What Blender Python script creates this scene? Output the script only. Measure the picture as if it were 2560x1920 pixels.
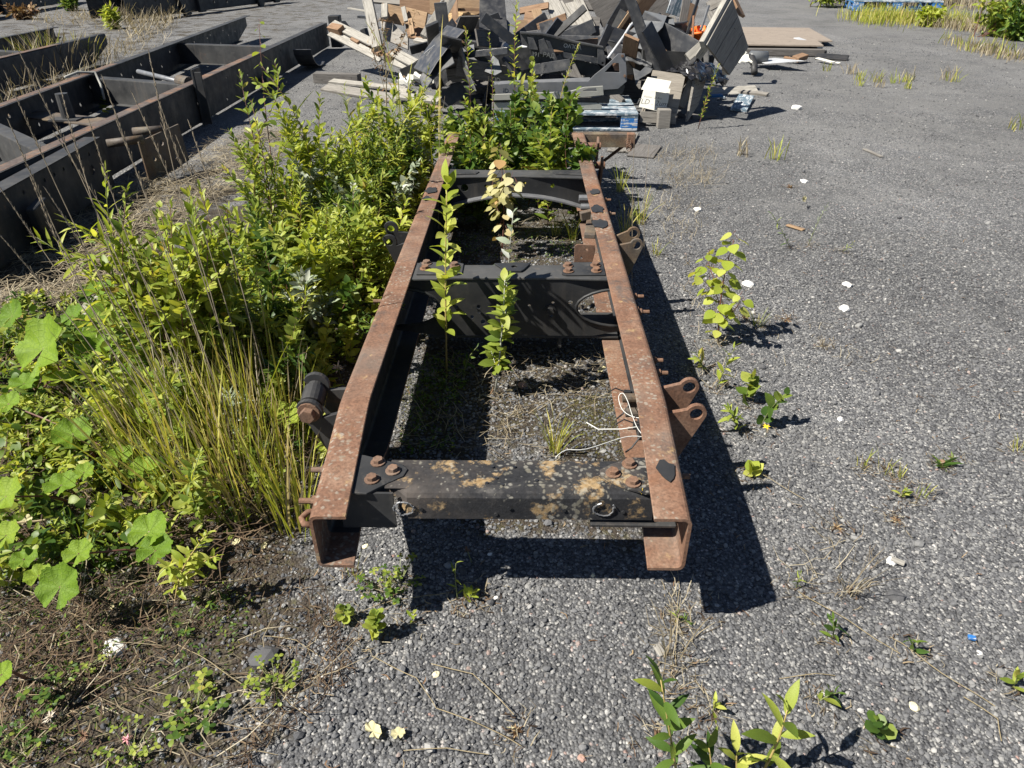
import bpy, bmesh, math, random
import numpy as np
from mathutils import Vector, Matrix, noise as mnoise
from mathutils.geometry import tessellate_polygon

for o in list(bpy.data.objects): bpy.data.objects.remove(o)
SC = bpy.context.scene
C = SC.collection
rng = np.random.default_rng(7)
random.seed(7)
R = math.radians

# ------------------------------------------------------------------ camera
F_PX, PITCH, YAW, ROLL, CAM_H = 1764.43, 0.5607, -0.0194, -0.0059, 1.3711
cp, sp, cy, sy = math.cos(PITCH), math.sin(PITCH), math.cos(YAW), math.sin(YAW)
FWD = Vector((sy*cp, cy*cp, -sp)); RT = Vector((cy, -sy, 0)); UP = RT.cross(FWD)
R2 = RT*math.cos(ROLL)+UP*math.sin(ROLL); U2 = -RT*math.sin(ROLL)+UP*math.cos(ROLL)
CAM = Vector((0, 0, CAM_H))
cd = bpy.data.cameras.new('camera'); co = bpy.data.objects.new('camera', cd); C.objects.link(co)
cd.sensor_fit = 'HORIZONTAL'; cd.sensor_width = 36; cd.lens = F_PX*36/2560
cd.clip_start = .02; cd.clip_end = 800
co.matrix_world = Matrix(((R2.x, U2.x, -FWD.x, 0), (R2.y, U2.y, -FWD.y, 0), (R2.z, U2.z, -FWD.z, CAM_H), (0, 0, 0, 1)))
SC.camera = co
# ------------------------------------------------------------------ sky, sun, exposure
SUN = Vector((.78, .30, -1.0)).normalized()          # the way the light travels
W = bpy.data.worlds.new('World'); SC.world = W; W.use_nodes = True
wn = W.node_tree.nodes; wl = W.node_tree.links
for n in list(wn): wn.remove(n)
sky = wn.new('ShaderNodeTexSky'); sky.sky_type = 'NISHITA'; sky.sun_disc = False
sky.sun_elevation = math.asin(-SUN.z); sky.sun_rotation = math.atan2(-SUN.x, -SUN.y) % (2*math.pi)
sky.air_density = .65; sky.dust_density = .25; sky.ozone_density = 1
bg = wn.new('ShaderNodeBackground'); bg.inputs[1].default_value = .05
wo = wn.new('ShaderNodeOutputWorld'); wl.new(sky.outputs[0], bg.inputs[0]); wl.new(bg.outputs[0], wo.inputs[0])
sd = bpy.data.lights.new('sun', 'SUN'); so = bpy.data.objects.new('sun', sd); C.objects.link(so)
sd.energy = 5.0; sd.angle = R(.53); sd.color = (1, .95, .86)
so.rotation_euler = SUN.to_track_quat('-Z', 'Y').to_euler(); so.location = (-8, -4, 10)
SC.view_settings.view_transform = 'Standard'; SC.view_settings.look = 'None'
SC.view_settings.exposure = 1.1; SC.view_settings.gamma = 1; SC.view_settings.use_curve_mapping = False
SC.cycles.max_bounces = 6; SC.cycles.transparent_max_bounces = 8

def at(u, v, z=0., y=None):
    """point of the place seen at photo position (u, v): on height z, or at distance y"""
    d = FWD+R2*((u-1280)/F_PX)+U2*((960-v)/F_PX)
    t = (z-CAM_H)/d.z if y is None else y/d.y
    return CAM+d*t

# ------------------------------------------------------------------ objects
WM = {}
def prop(o, label=None, cat=None, group=None, kind=None):
    if label: o['label'] = label
    if cat: o['category'] = cat
    if group: o['group'] = group
    if kind: o['kind'] = kind
    return o
def attach(o, world, parent=None):
    C.objects.link(o); o.matrix_basis = world; WM[o] = world
    if parent is not None:
        o.parent = parent; o.matrix_parent_inverse = WM[parent].inverted()
    return o
def thing(name, label, cat, loc, group=None):
    o = bpy.data.objects.new(name, None); o.empty_display_size = .05
    attach(o, Matrix.Translation(Vector(loc)))
    return prop(o, label, cat, group)
def link_mesh(name, me, mat, world, parent=None, smooth=False, bevel=0):
    if mat is not None and len(me.materials) == 0: me.materials.append(mat)
    if smooth: me.polygons.foreach_set('use_smooth', [True]*len(me.polygons))
    o = bpy.data.objects.new(name, me); attach(o, world, parent)
    if bevel:
        b = o.modifiers.new('bevel', 'BEVEL'); b.width = bevel; b.segments = 2; b.limit_method = 'ANGLE'; b.angle_limit = R(40)
    return o
def dup(o, world, parent=None, name=None):
    c = o.copy(); attach(c, world, parent)
    return c

def frame_of(x, n):
    """matrix with X along x and Z as near n as it can be"""
    x = Vector(x).normalized(); n = Vector(n); n = (n-x*n.dot(x))
    if n.length < 1e-5: n = Vector((0, 0, 1)) if abs(x.z) < .9 else Vector((0, 1, 0)); n = n-x*n.dot(x)
    n.normalize(); y = n.cross(x)
    return Matrix((x, y, n)).transposed()

class MB:
    def __init__(s): s.v = []; s.f = []
    def add(s, vs, fs):
        b = len(s.v); s.v += [tuple(v) for v in vs]; s.f += [tuple(b+i for i in f) for f in fs]; return s
    def box(s, c, d, rot=None):
        c = Vector(c); vs = []
        for x in (-.5, .5):
            for y in (-.5, .5):
                for z in (-.5, .5):
                    p = Vector((x*d[0], y*d[1], z*d[2])); vs.append(c+(rot@p if rot else p))
        return s.add(vs, [(0, 1, 3, 2), (4, 6, 7, 5), (0, 4, 5, 1), (2, 3, 7, 6), (0, 2, 6, 4), (1, 5, 7, 3)])
    def bar(s, p, q, w, t, n=(0, 0, 1)):
        p, q = Vector(p), Vector(q)
        return s.box((p+q)/2, ((q-p).length, w, t), frame_of(q-p, n))
    def tube(s, pts, r, n=6, cap=True):
        pts = [Vector(p) for p in pts]; m = len(pts)
        rr = r if hasattr(r, '__len__') else [r]*m
        vs = []; ref = None
        for i, p in enumerate(pts):
            d = (pts[min(i+1, m-1)]-pts[max(i-1, 0)]).normalized()
            if ref is None: ref = d.orthogonal().normalized()
            ref = (ref-d*ref.dot(d)).normalized(); b = d.cross(ref)
            for k in range(n):
                a = 2*math.pi*k/n; vs.append(p+(ref*math.cos(a)+b*math.sin(a))*rr[i])
        fs = [(i*n+k, i*n+(k+1) % n, (i+1)*n+(k+1) % n, (i+1)*n+k) for i in range(m-1) for k in range(n)]
        if cap: fs += [tuple(range(n-1, -1, -1)), tuple((m-1)*n+k for k in range(n))]
        return s.add(vs, fs)
    def plate(s, outer, holes, t, M):
        """polygon with holes in the local XY plane, t thick along Z, placed by M"""
        loops = [outer]+list(holes)
        tri = tessellate_polygon([[Vector((x, y, 0)) for x, y in l] for l in loops])
        flat = [p for l in loops for p in l]; n = len(flat)
        vs = [M@Vector((x, y, -t/2)) for x, y in flat]+[M@Vector((x, y, t/2)) for x, y in flat]
        fs = []
        for a, b, c in tri:
            A, B, Cc = flat[a], flat[b], flat[c]
            cr = (B[0]-A[0])*(Cc[1]-A[1])-(B[1]-A[1])*(Cc[0]-A[0])
            if cr < 0: a, c = c, a
            fs.append((c, b, a)); fs.append((a+n, b+n, c+n))
        k = 0
        for l in loops:
            m = len(l); ar = sum(l[i][0]*l[(i+1) % m][1]-l[(i+1) % m][0]*l[i][1] for i in range(m))
            outerl = (k == 0)
            for i in range(m):
                a, b = k+i, k+(i+1) % m
                if (ar > 0) == outerl: fs.append((a, b, b+n, a+n))
                else: fs.append((b, a, a+n, b+n))
            k += m
        return s.add(vs, fs)
    def sweep(s, secs, cap=True):
        """loft closed sections (lists of 3-D points of the same length)"""
        n = len(secs[0]); vs = [p for c in secs for p in c]
        fs = [(i*n+k, i*n+(k+1) % n, (i+1)*n+(k+1) % n, (i+1)*n+k) for i in range(len(secs)-1) for k in range(n)]
        b = len(s.v); s.add(vs, fs)
        if cap:
            for base, rev in ((0, True), ((len(secs)-1)*n, False)):
                pl = [Vector(vs[base+k]) for k in range(n)]
                for t in tessellate_polygon([pl]):
                    t = t[::-1] if rev else t
                    s.f.append(tuple(b+base+i for i in t))
        return s
    def build(s, name, mat, parent=None, org=None, smooth=False, bevel=0, fix=True):
        org = Vector(org) if org is not None else (WM[parent].to_translation() if parent is not None else Vector((0, 0, 0)))
        me = bpy.data.meshes.new(name)
        me.from_pydata([(x-org.x, y-org.y, z-org.z) for x, y, z in s.v], [], s.f)
        if fix:
            bm = bmesh.new(); bm.from_mesh(me); bmesh.ops.recalc_face_normals(bm, faces=bm.faces); bm.to_mesh(me); bm.free()
        return link_mesh(name, me, mat, Matrix.Translation(org), parent, smooth, bevel)

def disc(r, n=14, cx=0, cy_=0): return [(cx+r*math.cos(2*math.pi*k/n), cy_+r*math.sin(2*math.pi*k/n)) for k in range(n)]
def hexbolt(mb, p, ax, r=.013, h=.011, washer=True, shank=0):
    p, ax = Vector(p), Vector(ax).normalized(); a = ax.orthogonal().normalized(); M = Matrix((a, ax.cross(a), ax)).transposed().to_4x4()
    if washer: mb.plate(disc(r*1.45), [], .004, Matrix.Translation(p+ax*.002)@M)
    mb.plate(disc(r, 6), [], h, Matrix.Translation(p+ax*(.004+h/2))@M)
    if shank: mb.tube([p+ax*(.004+h), p+ax*(.004+h+shank)], r*.55, 8)
    return mb
def board(name, p, q, w, t, mat, n=(0, -.4, 1), parent=None, bevel=.002):
    """a board with its own local frame (X along its length) so that the grain follows it"""
    p, q = Vector(p), Vector(q); L = (q-p).length
    mb = MB().box((0, 0, 0), (L, w, t)); me = bpy.data.meshes.new(name); me.from_pydata(mb.v, [], mb.f)
    return link_mesh(name, me, mat, Matrix.Translation((p+q)/2)@frame_of(q-p, n).to_4x4(), parent, bevel=bevel)
def panel(name, pts, t, mat, parent=None, holes=(), bevel=.002, x=None):
    """flat sheet through the 3-D points pts"""
    pts = [Vector(p) for p in pts]; c = sum(pts, Vector())/len(pts)
    xx = (pts[1]-pts[0]) if x is None else Vector(x); nn = (pts[1]-pts[0]).cross(pts[-1]-pts[0])
    M = Matrix.Translation(c)@frame_of(xx, nn).to_4x4(); I = M.inverted()
    o2 = [(q.x, q.y) for q in (I@p for p in pts)]
    mb = MB().plate(o2, holes, t, Matrix()); me = bpy.data.meshes.new(name); me.from_pydata(mb.v, [], mb.f)
    bm = bmesh.new(); bm.from_mesh(me); bmesh.ops.recalc_face_normals(bm, faces=bm.faces); bm.to_mesh(me); bm.free()
    return link_mesh(name, me, mat, M, parent, bevel=bevel)

# ------------------------------------------------------------------ materials
class NT:
    def __init__(s, name):
        s.m = bpy.data.materials.new(name); s.m.use_nodes = True; s.t = s.m.node_tree
        for n in list(s.t.nodes): s.t.nodes.remove(n)
    def n(s, typ, **k):
        x = s.t.nodes.new('ShaderNode'+typ)
        for a, b in k.items(): setattr(x, a, b)
        return x
    def put(s, sock, v):
        if hasattr(v, 'is_linked') or isinstance(v, bpy.types.NodeSocket): s.t.links.new(v, sock)
        elif isinstance(v, (tuple, list)) and len(v) == 3 and sock.type == 'RGBA': sock.default_value = (*v, 1)
        else: sock.default_value = v
    def co(s, scale=(1, 1, 1), rnd=True, kind='Object'):
        c = s.n('TexCoord').outputs[kind]; mp = s.n('Mapping'); s.put(mp.inputs[0], c); mp.inputs[3].default_value = scale
        if rnd:
            oi = s.n('ObjectInfo'); mm = s.n('VectorMath', operation='SCALE'); mm.inputs[0].default_value = (37.3, 19.1, 53.7)
            s.put(mm.inputs[3], oi.outputs['Random']); s.put(mp.inputs[1], mm.outputs[0])
        return mp.outputs[0]
    def noise(s, vec, scale, detail=4, rough=.55, dist=0):
        x = s.n('TexNoise'); s.put(x.inputs['Vector'], vec); x.inputs['Scale'].default_value = scale
        x.inputs['Detail'].default_value = detail; x.inputs['Roughness'].default_value = rough; x.inputs['Distortion'].default_value = dist
        return x.outputs[0]
    def vor(s, vec, scale, feature='F1', rand=1):
        x = s.n('TexVoronoi', feature=feature); s.put(x.inputs['Vector'], vec); x.inputs['Scale'].default_value = scale
        x.inputs['Randomness'].default_value = rand; return x
    def ramp(s, fac, stops, interp='LINEAR'):
        x = s.n('ValToRGB'); s.put(x.inputs[0], fac); e = x.color_ramp.elements; x.color_ramp.interpolation = interp
        while len(e) > 1: e.remove(e[-1])
        for i, (p, c) in enumerate(stops):
            c = (c, c, c) if not isinstance(c, (tuple, list)) else c
            k = e[0] if i == 0 else e.new(p)
            k.position = p; k.color = (*c, 1)
        return x.outputs[0]
    def mix(s, fac, a, b, mode='MIX'):
        x = s.n('Mix', data_type='RGBA', blend_type=mode); s.put(x.inputs[0], fac); s.put(x.inputs[6], a); s.put(x.inputs[7], b); return x.outputs[2]
    def math(s, op, a, b=0., clamp=False):
        x = s.n('Math', operation=op, use_clamp=clamp); s.put(x.inputs[0], a); s.put(x.inputs[1], b); return x.outputs[0]
    def step(s, a, lo, hi):
        x = s.n('MapRange', interpolation_type='SMOOTHSTEP'); s.put(x.inputs[0], a); x.inputs[1].default_value = lo; x.inputs[2].default_value = hi; return x.outputs[0]
    def bump(s, h, strength=.5, dist=.002, prev=None):
        x = s.n('Bump'); s.put(x.inputs['Height'], h); x.inputs['Strength'].default_value = strength; x.inputs['Distance'].default_value = dist
        if prev is not None: s.put(x.inputs['Normal'], prev)
        return x.outputs[0]
    def out(s, col, rough=.7, metal=0., bump=None, trans=0., tcol=None, spec=.5, alpha=None):
        p = s.n('BsdfPrincipled'); s.put(p.inputs['Base Color'], col); s.put(p.inputs['Roughness'], rough); s.put(p.inputs['Metallic'], metal)
        p.inputs['Specular IOR Level'].default_value = spec
        if bump is not None: s.put(p.inputs['Normal'], bump)
        o = s.n('OutputMaterial'); sh = p.outputs[0]
        if trans:
            t = s.n('BsdfTranslucent'); s.put(t.inputs[0], tcol if tcol is not None else col)
            m = s.n('MixShader'); m.inputs[0].default_value = trans; s.t.links.new(sh, m.inputs[1]); s.t.links.new(t.outputs[0], m.inputs[2]); sh = m.outputs[0]
        s.t.links.new(sh, o.inputs[0]); return s.m

M = {}
def rusty(name, red, paint, lich, ochre, base=False):
    """rusted steel with paint remnants (paint), pale lichen spots (lich) and ochre crust (ochre), each a coverage 0..1"""
    k = NT(name); v = k.co(rnd=True)
    c = k.ramp(k.noise(v, 9, 6, .65), [(.3, (.010, .011, .014)), (.6, (.022, .023, .026)), (.8, (.055, .05, .045))] if base else [(.28, (.105, .064, .046)), (.5, (.175*red, .096, .062)), (.72, (.24*red, .158, .112))])
    c = k.mix(.55, c, k.ramp(k.noise(v, 140, 3), [(.3, (.25, .22, .2)), (.7, (1.25, 1.2, 1.15))]), 'MULTIPLY')
    orm = k.step(k.noise(v, 3.6, 7, .72, .5), .5, .72); c = k.mix(k.math('MULTIPLY', orm, 0 if base else .55), c, (.22*red, .098, .046))
    pm = k.step(k.noise(v, 5, 8, .72, .4), .64-.3*paint, .78-.3*paint)
    c = k.mix(k.math('MULTIPLY', pm, .72), c, k.ramp(k.noise(v, 60, 3), [(.3, (.03, .029, .029)), (.75, (.10, .093, .085))]))
    gm = k.step(k.noise(v, 2.6, 6, .7), .45, .7); c = k.mix(k.math('MULTIPLY', gm, .45), c, (.15, .125, .105))
    om = k.step(k.noise(v, 13, 6, .7), .70-.28*ochre, .80-.28*ochre)
    c = k.mix(k.math('MULTIPLY', om, .75), c, k.ramp(k.noise(v, 90, 2), [(.3, (.24, .15, .06)), (.7, (.40, .29, .16))]))
    dv_ = k.n('VectorMath', operation='MULTIPLY_ADD'); nzc = k.n('TexNoise'); k.put(nzc.inputs['Vector'], v); nzc.inputs['Scale'].default_value = 40; k.put(dv_.inputs[0], nzc.outputs['Color']); dv_.inputs[1].default_value = (.022, .022, .022); k.put(dv_.inputs[2], v)
    w = k.vor(dv_.outputs[0], 75); thr = k.math('MULTIPLY', k.noise(k.math('ADD', w.outputs['Color'], 0), 3, 0), lich)
    dn = k.math('ADD', w.outputs['Distance'], k.math('MULTIPLY', k.noise(v, 160, 2), .25))
    patch = k.step(k.noise(v, 3.1, 3), .38, .6)
    lm = k.math('MULTIPLY', k.step(k.math('SUBTRACT', k.math('MULTIPLY', thr, patch), dn), -.2, .08), .5)
    c = k.mix(lm, c, k.ramp(k.noise(v, 50, 1), [(.35, (.20, .185, .14)), (.65, (.33, .315, .27))]))
    b = k.bump(k.noise(v, 220, 4), .5, .0012); b = k.bump(k.math('ADD', pm, lm), .35, .0012, b)
    return k.out(c, k.ramp(pm, [(0, .88), (1, .6)]), 0, b, spec=.3)
M['rust'] = rusty('rust', 1.0, .42, .85, .36)
M['rust_plain'] = rusty('rust_plain', 1.0, .1, .25, .15)
M['rust_bolt'] = rusty('rust_bolt', .95, .1, .1, .1)
M['rust_patchy'] = rusty('rust_patchy', .95, .78, .4, .2)
M['rust_dark'] = rusty('rust_dark', .75, .75, .3, .1)
M['flaky'] = rusty('flaky_black', .8, .3, .95, .58, True)
def blackpaint(name, rust=.12, dust=.5, gloss=.42):
    k = NT(name); v = k.co()
    c = k.ramp(k.noise(v, 4, 6, .6), [(.3, (.011, .012, .014)), (.75, (.012+.05*dust, .012+.05*dust, .013+.048*dust))])
    c = k.mix(k.math('MULTIPLY', k.step(k.noise(v, 35, 4, .7), .55, .8), .5*dust), c, (.11, .10, .09))
    rm = k.step(k.noise(v, 7, 8, .75), .78-.4*rust, .92-.4*rust)
    c = k.mix(k.math('MULTIPLY', rm, .8), c, k.ramp(k.noise(v, 30, 4), [(.3, (.05, .032, .024)), (.7, (.13, .075, .052))]))
    stv = k.noise(k.co((9, 9, .7)), 3, 5, .7); c = k.mix(k.math('MULTIPLY', k.step(stv, .52, .75), .45*dust), c, (.10, .085, .07))
    return k.out(c, k.ramp(k.noise(v, 12, 4), [(.3, gloss), (.7, gloss+.3)]), 0, k.bump(k.math('ADD', k.noise(v, 90, 3), rm), .25, .001), spec=.4)
M['black'] = blackpaint('black_paint'); M['blackgrey'] = blackpaint('grey_black_paint', .05, 1.1, .5)
M['blackrust'] = blackpaint('black_paint_rusting', .5, .6, .55)
M['oldblack'] = blackpaint('old_black_chassis_paint', .52, .9, .5)
def wood(name, a, b, crack=.5, dirt=.5, rough=.85):
    k = NT(name); v = k.co((1, 9, 9)); u = k.co()
    g = k.noise(v, 7, 6, .65, 1.2)
    c = k.ramp(g, [(.3, a), (.7, b)])
    cr = k.step(k.noise(k.co((.6, 16, 16)), 6, 3, .5, .6), .60, .66)
    c = k.mix(k.math('MULTIPLY', cr, crack), c, (a[0]*.35, a[1]*.33, a[2]*.3))
    c = k.mix(k.math('MULTIPLY', k.step(k.noise(u, 5, 6, .7), .5, .75), dirt), c, (.10, .085, .07))
    c = k.mix(k.step(k.noise(u, 14, 2), .72, .76), c, (.05, .045, .04))
    return k.out(c, rough, 0, k.bump(k.math('SUBTRACT', g, cr), .5, .002), spec=.25)
M['wood_grey'] = wood('weathered_grey_wood', (.13, .12, .108), (.25, .235, .21))
M['wood_darkgrey'] = wood('dark_grey_wood', (.075, .07, .066), (.16, .15, .14))
M['wood_white'] = wood('bleached_white_wood', (.19, .18, .16), (.37, .35, .31), .65, .5)
M['wood_tan'] = wood('tan_pine_wood', (.20, .13, .075), (.34, .235, .145), .4, .3)
M['wood_brown'] = wood('brown_wood', (.14, .085, .05), (.27, .17, .105), .5, .35)
M['ply'] = wood('weathered_plywood', (.17, .14, .115), (.29, .245, .20), .4, .4)
M['plypale'] = wood('pale_plywood', (.16, .142, .118), (.25, .225, .19), .3, .35)
def osb():
    k = NT('osb_board'); v = k.co((1, 1, 1)); c = k.vor(k.co((1, 2.2, 2.2)), 55).outputs['Color']
    h = k.n('SeparateColor'); k.put(h.inputs[0], c)
    col = k.ramp(h.outputs[0], [(0, (.22, .135, .065)), (.5, (.36, .25, .125)), (1, (.48, .355, .20))])
    col = k.mix(k.math('MULTIPLY', k.step(k.noise(v, 6, 4), .5, .75), .4), col, (.2, .12, .06))
    return k.out(col, .8, 0, k.bump(h.outputs[1], .4, .002), spec=.25)
M['osb'] = osb()
def bluewood(name, blue, peel):
    k = NT(name); v = k.co(); g = k.noise(k.co((1, 8, 8)), 8, 6, .7)
    pm = k.step(k.math('ADD', k.math('MULTIPLY', g, .5), k.math('MULTIPLY', k.noise(v, 14, 5, .7), .5)), .62-.2*peel, .66-.2*peel)
    c = k.mix(k.math('MULTIPLY', k.noise(v, 30, 3), .4), blue, tuple(x*.5 for x in blue)); c = k.mix(pm, c, k.ramp(g, [(.3, (.28, .29, .29)), (.7, (.52, .55, .58))]))
    return k.out(c, .7, 0, k.bump(pm, .5, .0015), spec=.3)
M['blue'] = bluewood('peeling_blue_paint', (.025, .15, .42), .55); M['bluedeep'] = bluewood('blue_paint', (.02, .12, .30), .3)
M['bluegrey'] = bluewood('faded_blue_grey_wood', (.12, .17, .21), .6)
def plain(name, col, rough=.5, var=.35, spec=.5, metal=0., bump=.2, scale=6, dust=0.):
    k = NT(name); v = k.co()
    c = k.mix(k.noise(v, scale, 6, .65), tuple(x*(1-var) for x in col), tuple(min(1, x*(1+var)) for x in col))
    if dust: c = k.mix(k.math('MULTIPLY', k.step(k.noise(v, 9, 6, .7), .42, .75), dust), c, (.17, .16, .145))
    return k.out(c, k.ramp(k.noise(v, scale*3, 3), [(.3, max(.05, rough-.12)), (.7, min(1, rough+.15))]), metal, k.bump(k.noise(v, scale*20, 3), bump, .001), spec=spec)
M['plastic_black'] = plain('black_plastic', (.016, .017, .02), .42, .3, dust=.25)
M['plastic_dark'] = plain('dark_grey_plastic', (.035, .037, .042), .45, .4, dust=.4)
M['plastic_grey'] = plain('grey_plastic', (.065, .068, .072), .5, .35, dust=.5)
M['plastic_smoke'] = plain('smoky_grey_plastic', (.10, .105, .11), .35, .4, dust=.3)
M['plastic_beige'] = plain('pale_grey_plastic', (.26, .26, .235), .55, .3, dust=.35)
M['metal_grey'] = plain('galvanised_grey_steel', (.15, .155, .165), .5, .5, metal=.3, dust=.3)
M['metal_sheet'] = plain('pale_metal_sheet', (.45, .46, .47), .5, .3, metal=.2, dust=.2)
M['rubber'] = plain('black_rubber', (.014, .014, .015), .65, .3, dust=.15)
M['orange'] = plain('orange_plastic', (.85, .16, .02), .45, .1)
M['paper'] = plain('old_white_paper', (.52, .51, .46), .9, .1, spec=.2, scale=9)
M['ink'] = plain('faded_black_ink', (.09, .09, .09), .8, .2)
M['chalk'] = plain('white_paint_marker', (.62, .62, .6), .8, .2)
M['chalk_dim'] = plain('faint_chalk', (.12, .125, .12), .8, .2)
M['white_wire'] = plain('white_wire', (.55, .55, .52), .5, .05)
M['concrete'] = plain('grey_concrete', (.30, .30, .29), .9, .3, spec=.2, bump=.5)
M['straw'] = plain('dry_straw', (.27, .22, .13), .75, .45, spec=.3, scale=40)
M['drystem'] = plain('grey_brown_dry_stem', (.26, .215, .155), .8, .4, spec=.2, scale=40)
M['stem_red'] = plain('reddish_stem', (.13, .055, .04), .6, .4)
M['stem_green'] = plain('green_stem', (.13, .15, .05), .6, .4)
M['stem_tan'] = plain('tan_stem', (.33, .25, .09), .6, .3)
M['stem_grey'] = plain('grey_white_stem', (.35, .35, .30), .7, .25)
M['flower'] = plain('yellow_petals', (.8, .55, .02), .6, .15)
M['pinkflower'] = plain('pink_clover_head', (.55, .25, .27), .7, .3)
M['whiteflower'] = plain('pale_clover_head', (.55, .48, .38), .7, .3)
M['seedbrown'] = plain('brown_seed_head', (.15, .085, .05), .85, .4)
M['tarp'] = plain('black_plastic_sheet', (.012, .012, .014), .22, .3, spec=.6)

def leafmat(name, stops, trans=.38, rough=.42, vein=False, ttint=(1.25, 1.15, .55)):
    k = NT(name); g = k.n('NewGeometry'); oi = k.n('ObjectInfo')
    r = k.math('FRACT', k.math('ADD', g.outputs['Random Per Island'], oi.outputs['Random']))
    c = k.ramp(r, stops)
    v = k.co(rnd=True); c = k.mix(.5, c, k.ramp(k.noise(v, 45, 3), [(.3, .62), (.7, 1.3)]), 'MULTIPLY')
    if vein:
        uv = k.n('TexCoord').outputs['UV']; sx = k.n('SeparateXYZ'); k.put(sx.inputs[0], uv)
        x, y = sx.outputs[0], sx.outputs[1]
        ang = k.math('ARCTAN2', x, y); rad = k.math('SQRT', k.math('ADD', k.math('MULTIPLY', x, x), k.math('MULTIPLY', y, y)))
        wob = k.math('ADD', ang, k.math('MULTIPLY', k.noise(uv, 5, 2), .3))
        w1 = k.math('ABSOLUTE', k.math('SINE', k.math('MULTIPLY', wob, 3.5)))
        vm = k.math('SUBTRACT', 1, k.step(k.math('MULTIPLY', w1, rad), .02, .085))
        cells = k.vor(uv, 5, 'DISTANCE_TO_EDGE').outputs[0]; vm2 = k.math('SUBTRACT', 1, k.step(cells, .0, .12))
        c = k.mix(k.math('MULTIPLY', vm, .6), c, (.26, .36, .08)); c = k.mix(k.math('MULTIPLY', vm2, .3), c, (.08, .16, .02))
        sp_ = k.step(k.noise(uv, 14, 3), .72, .78); c = k.mix(k.math('MULTIPLY', sp_, .25), c, (.09, .06, .03))
        b = k.bump(k.math('ADD', vm, k.math('MULTIPLY', vm2, .5)), .5, .002)
    else: b = k.bump(k.noise(v, 120, 2), .25, .001)
    return k.out(c, rough, 0, b, trans, k.mix(1, c, ttint, 'MULTIPLY'), spec=.22)
M['leaf_willow'] = leafmat('willow_leaf', [(0, (.085, .14, .022)), (.3, (.19, .255, .042)), (.7, (.30, .36, .062)), (.95, (.40, .43, .10)), (1, (.36, .27, .06))], .45)
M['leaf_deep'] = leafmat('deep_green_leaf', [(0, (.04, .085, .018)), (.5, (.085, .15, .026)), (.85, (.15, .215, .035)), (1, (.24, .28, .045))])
M['leaf_lime'] = leafmat('lime_green_leaf', [(0, (.22, .29, .035)), (.5, (.36, .42, .065)), (1, (.48, .50, .12))], .46)
M['leaf_yellow'] = leafmat('yellowing_leaf', [(0, (.20, .20, .06)), (.4, (.36, .34, .15)), (.9, (.46, .43, .24)), (1, (.38, .22, .09))], .3)
M['leaf_silver'] = leafmat('silvery_leaf', [(0, (.20, .25, .16)), (.6, (.30, .35, .24)), (1, (.55, .57, .50))], .3)
M['leaf_colt'] = leafmat('coltsfoot_leaf', [(0, (.13, .23, .02)), (.6, (.20, .31, .028)), (1, (.32, .39, .045))], .42, .6, True)
M['leaf_dead'] = leafmat('dead_leaf', [(0, (.10, .055, .03)), (.5, (.22, .13, .07)), (1, (.36, .27, .15))], .15, .8)
M['leaf_pale'] = leafmat('pale_fallen_leaf', [(0, (.42, .38, .20)), (1, (.60, .55, .34))], .2, .8)
M['grass_green'] = leafmat('green_grass', [(0, (.18, .23, .03)), (.45, (.34, .37, .055)), (.8, (.48, .45, .13)), (1, (.48, .38, .18))], .35)
M['grass_straw'] = leafmat('straw_grass', [(0, (.12, .095, .065)), (.5, (.26, .215, .14)), (1, (.42, .37, .27))], .2, .7)
M['litter'] = leafmat('brown_litter', [(0, (.03, .02, .014)), (.5, (.075, .05, .033)), (.9, (.15, .105, .065)), (1, (.28, .22, .14))], .1, .9)
M['moss'] = leafmat('moss', [(0, (.07, .06, .015)), (.6, (.12, .12, .02)), (1, (.18, .17, .03))], .1, .9)
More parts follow.
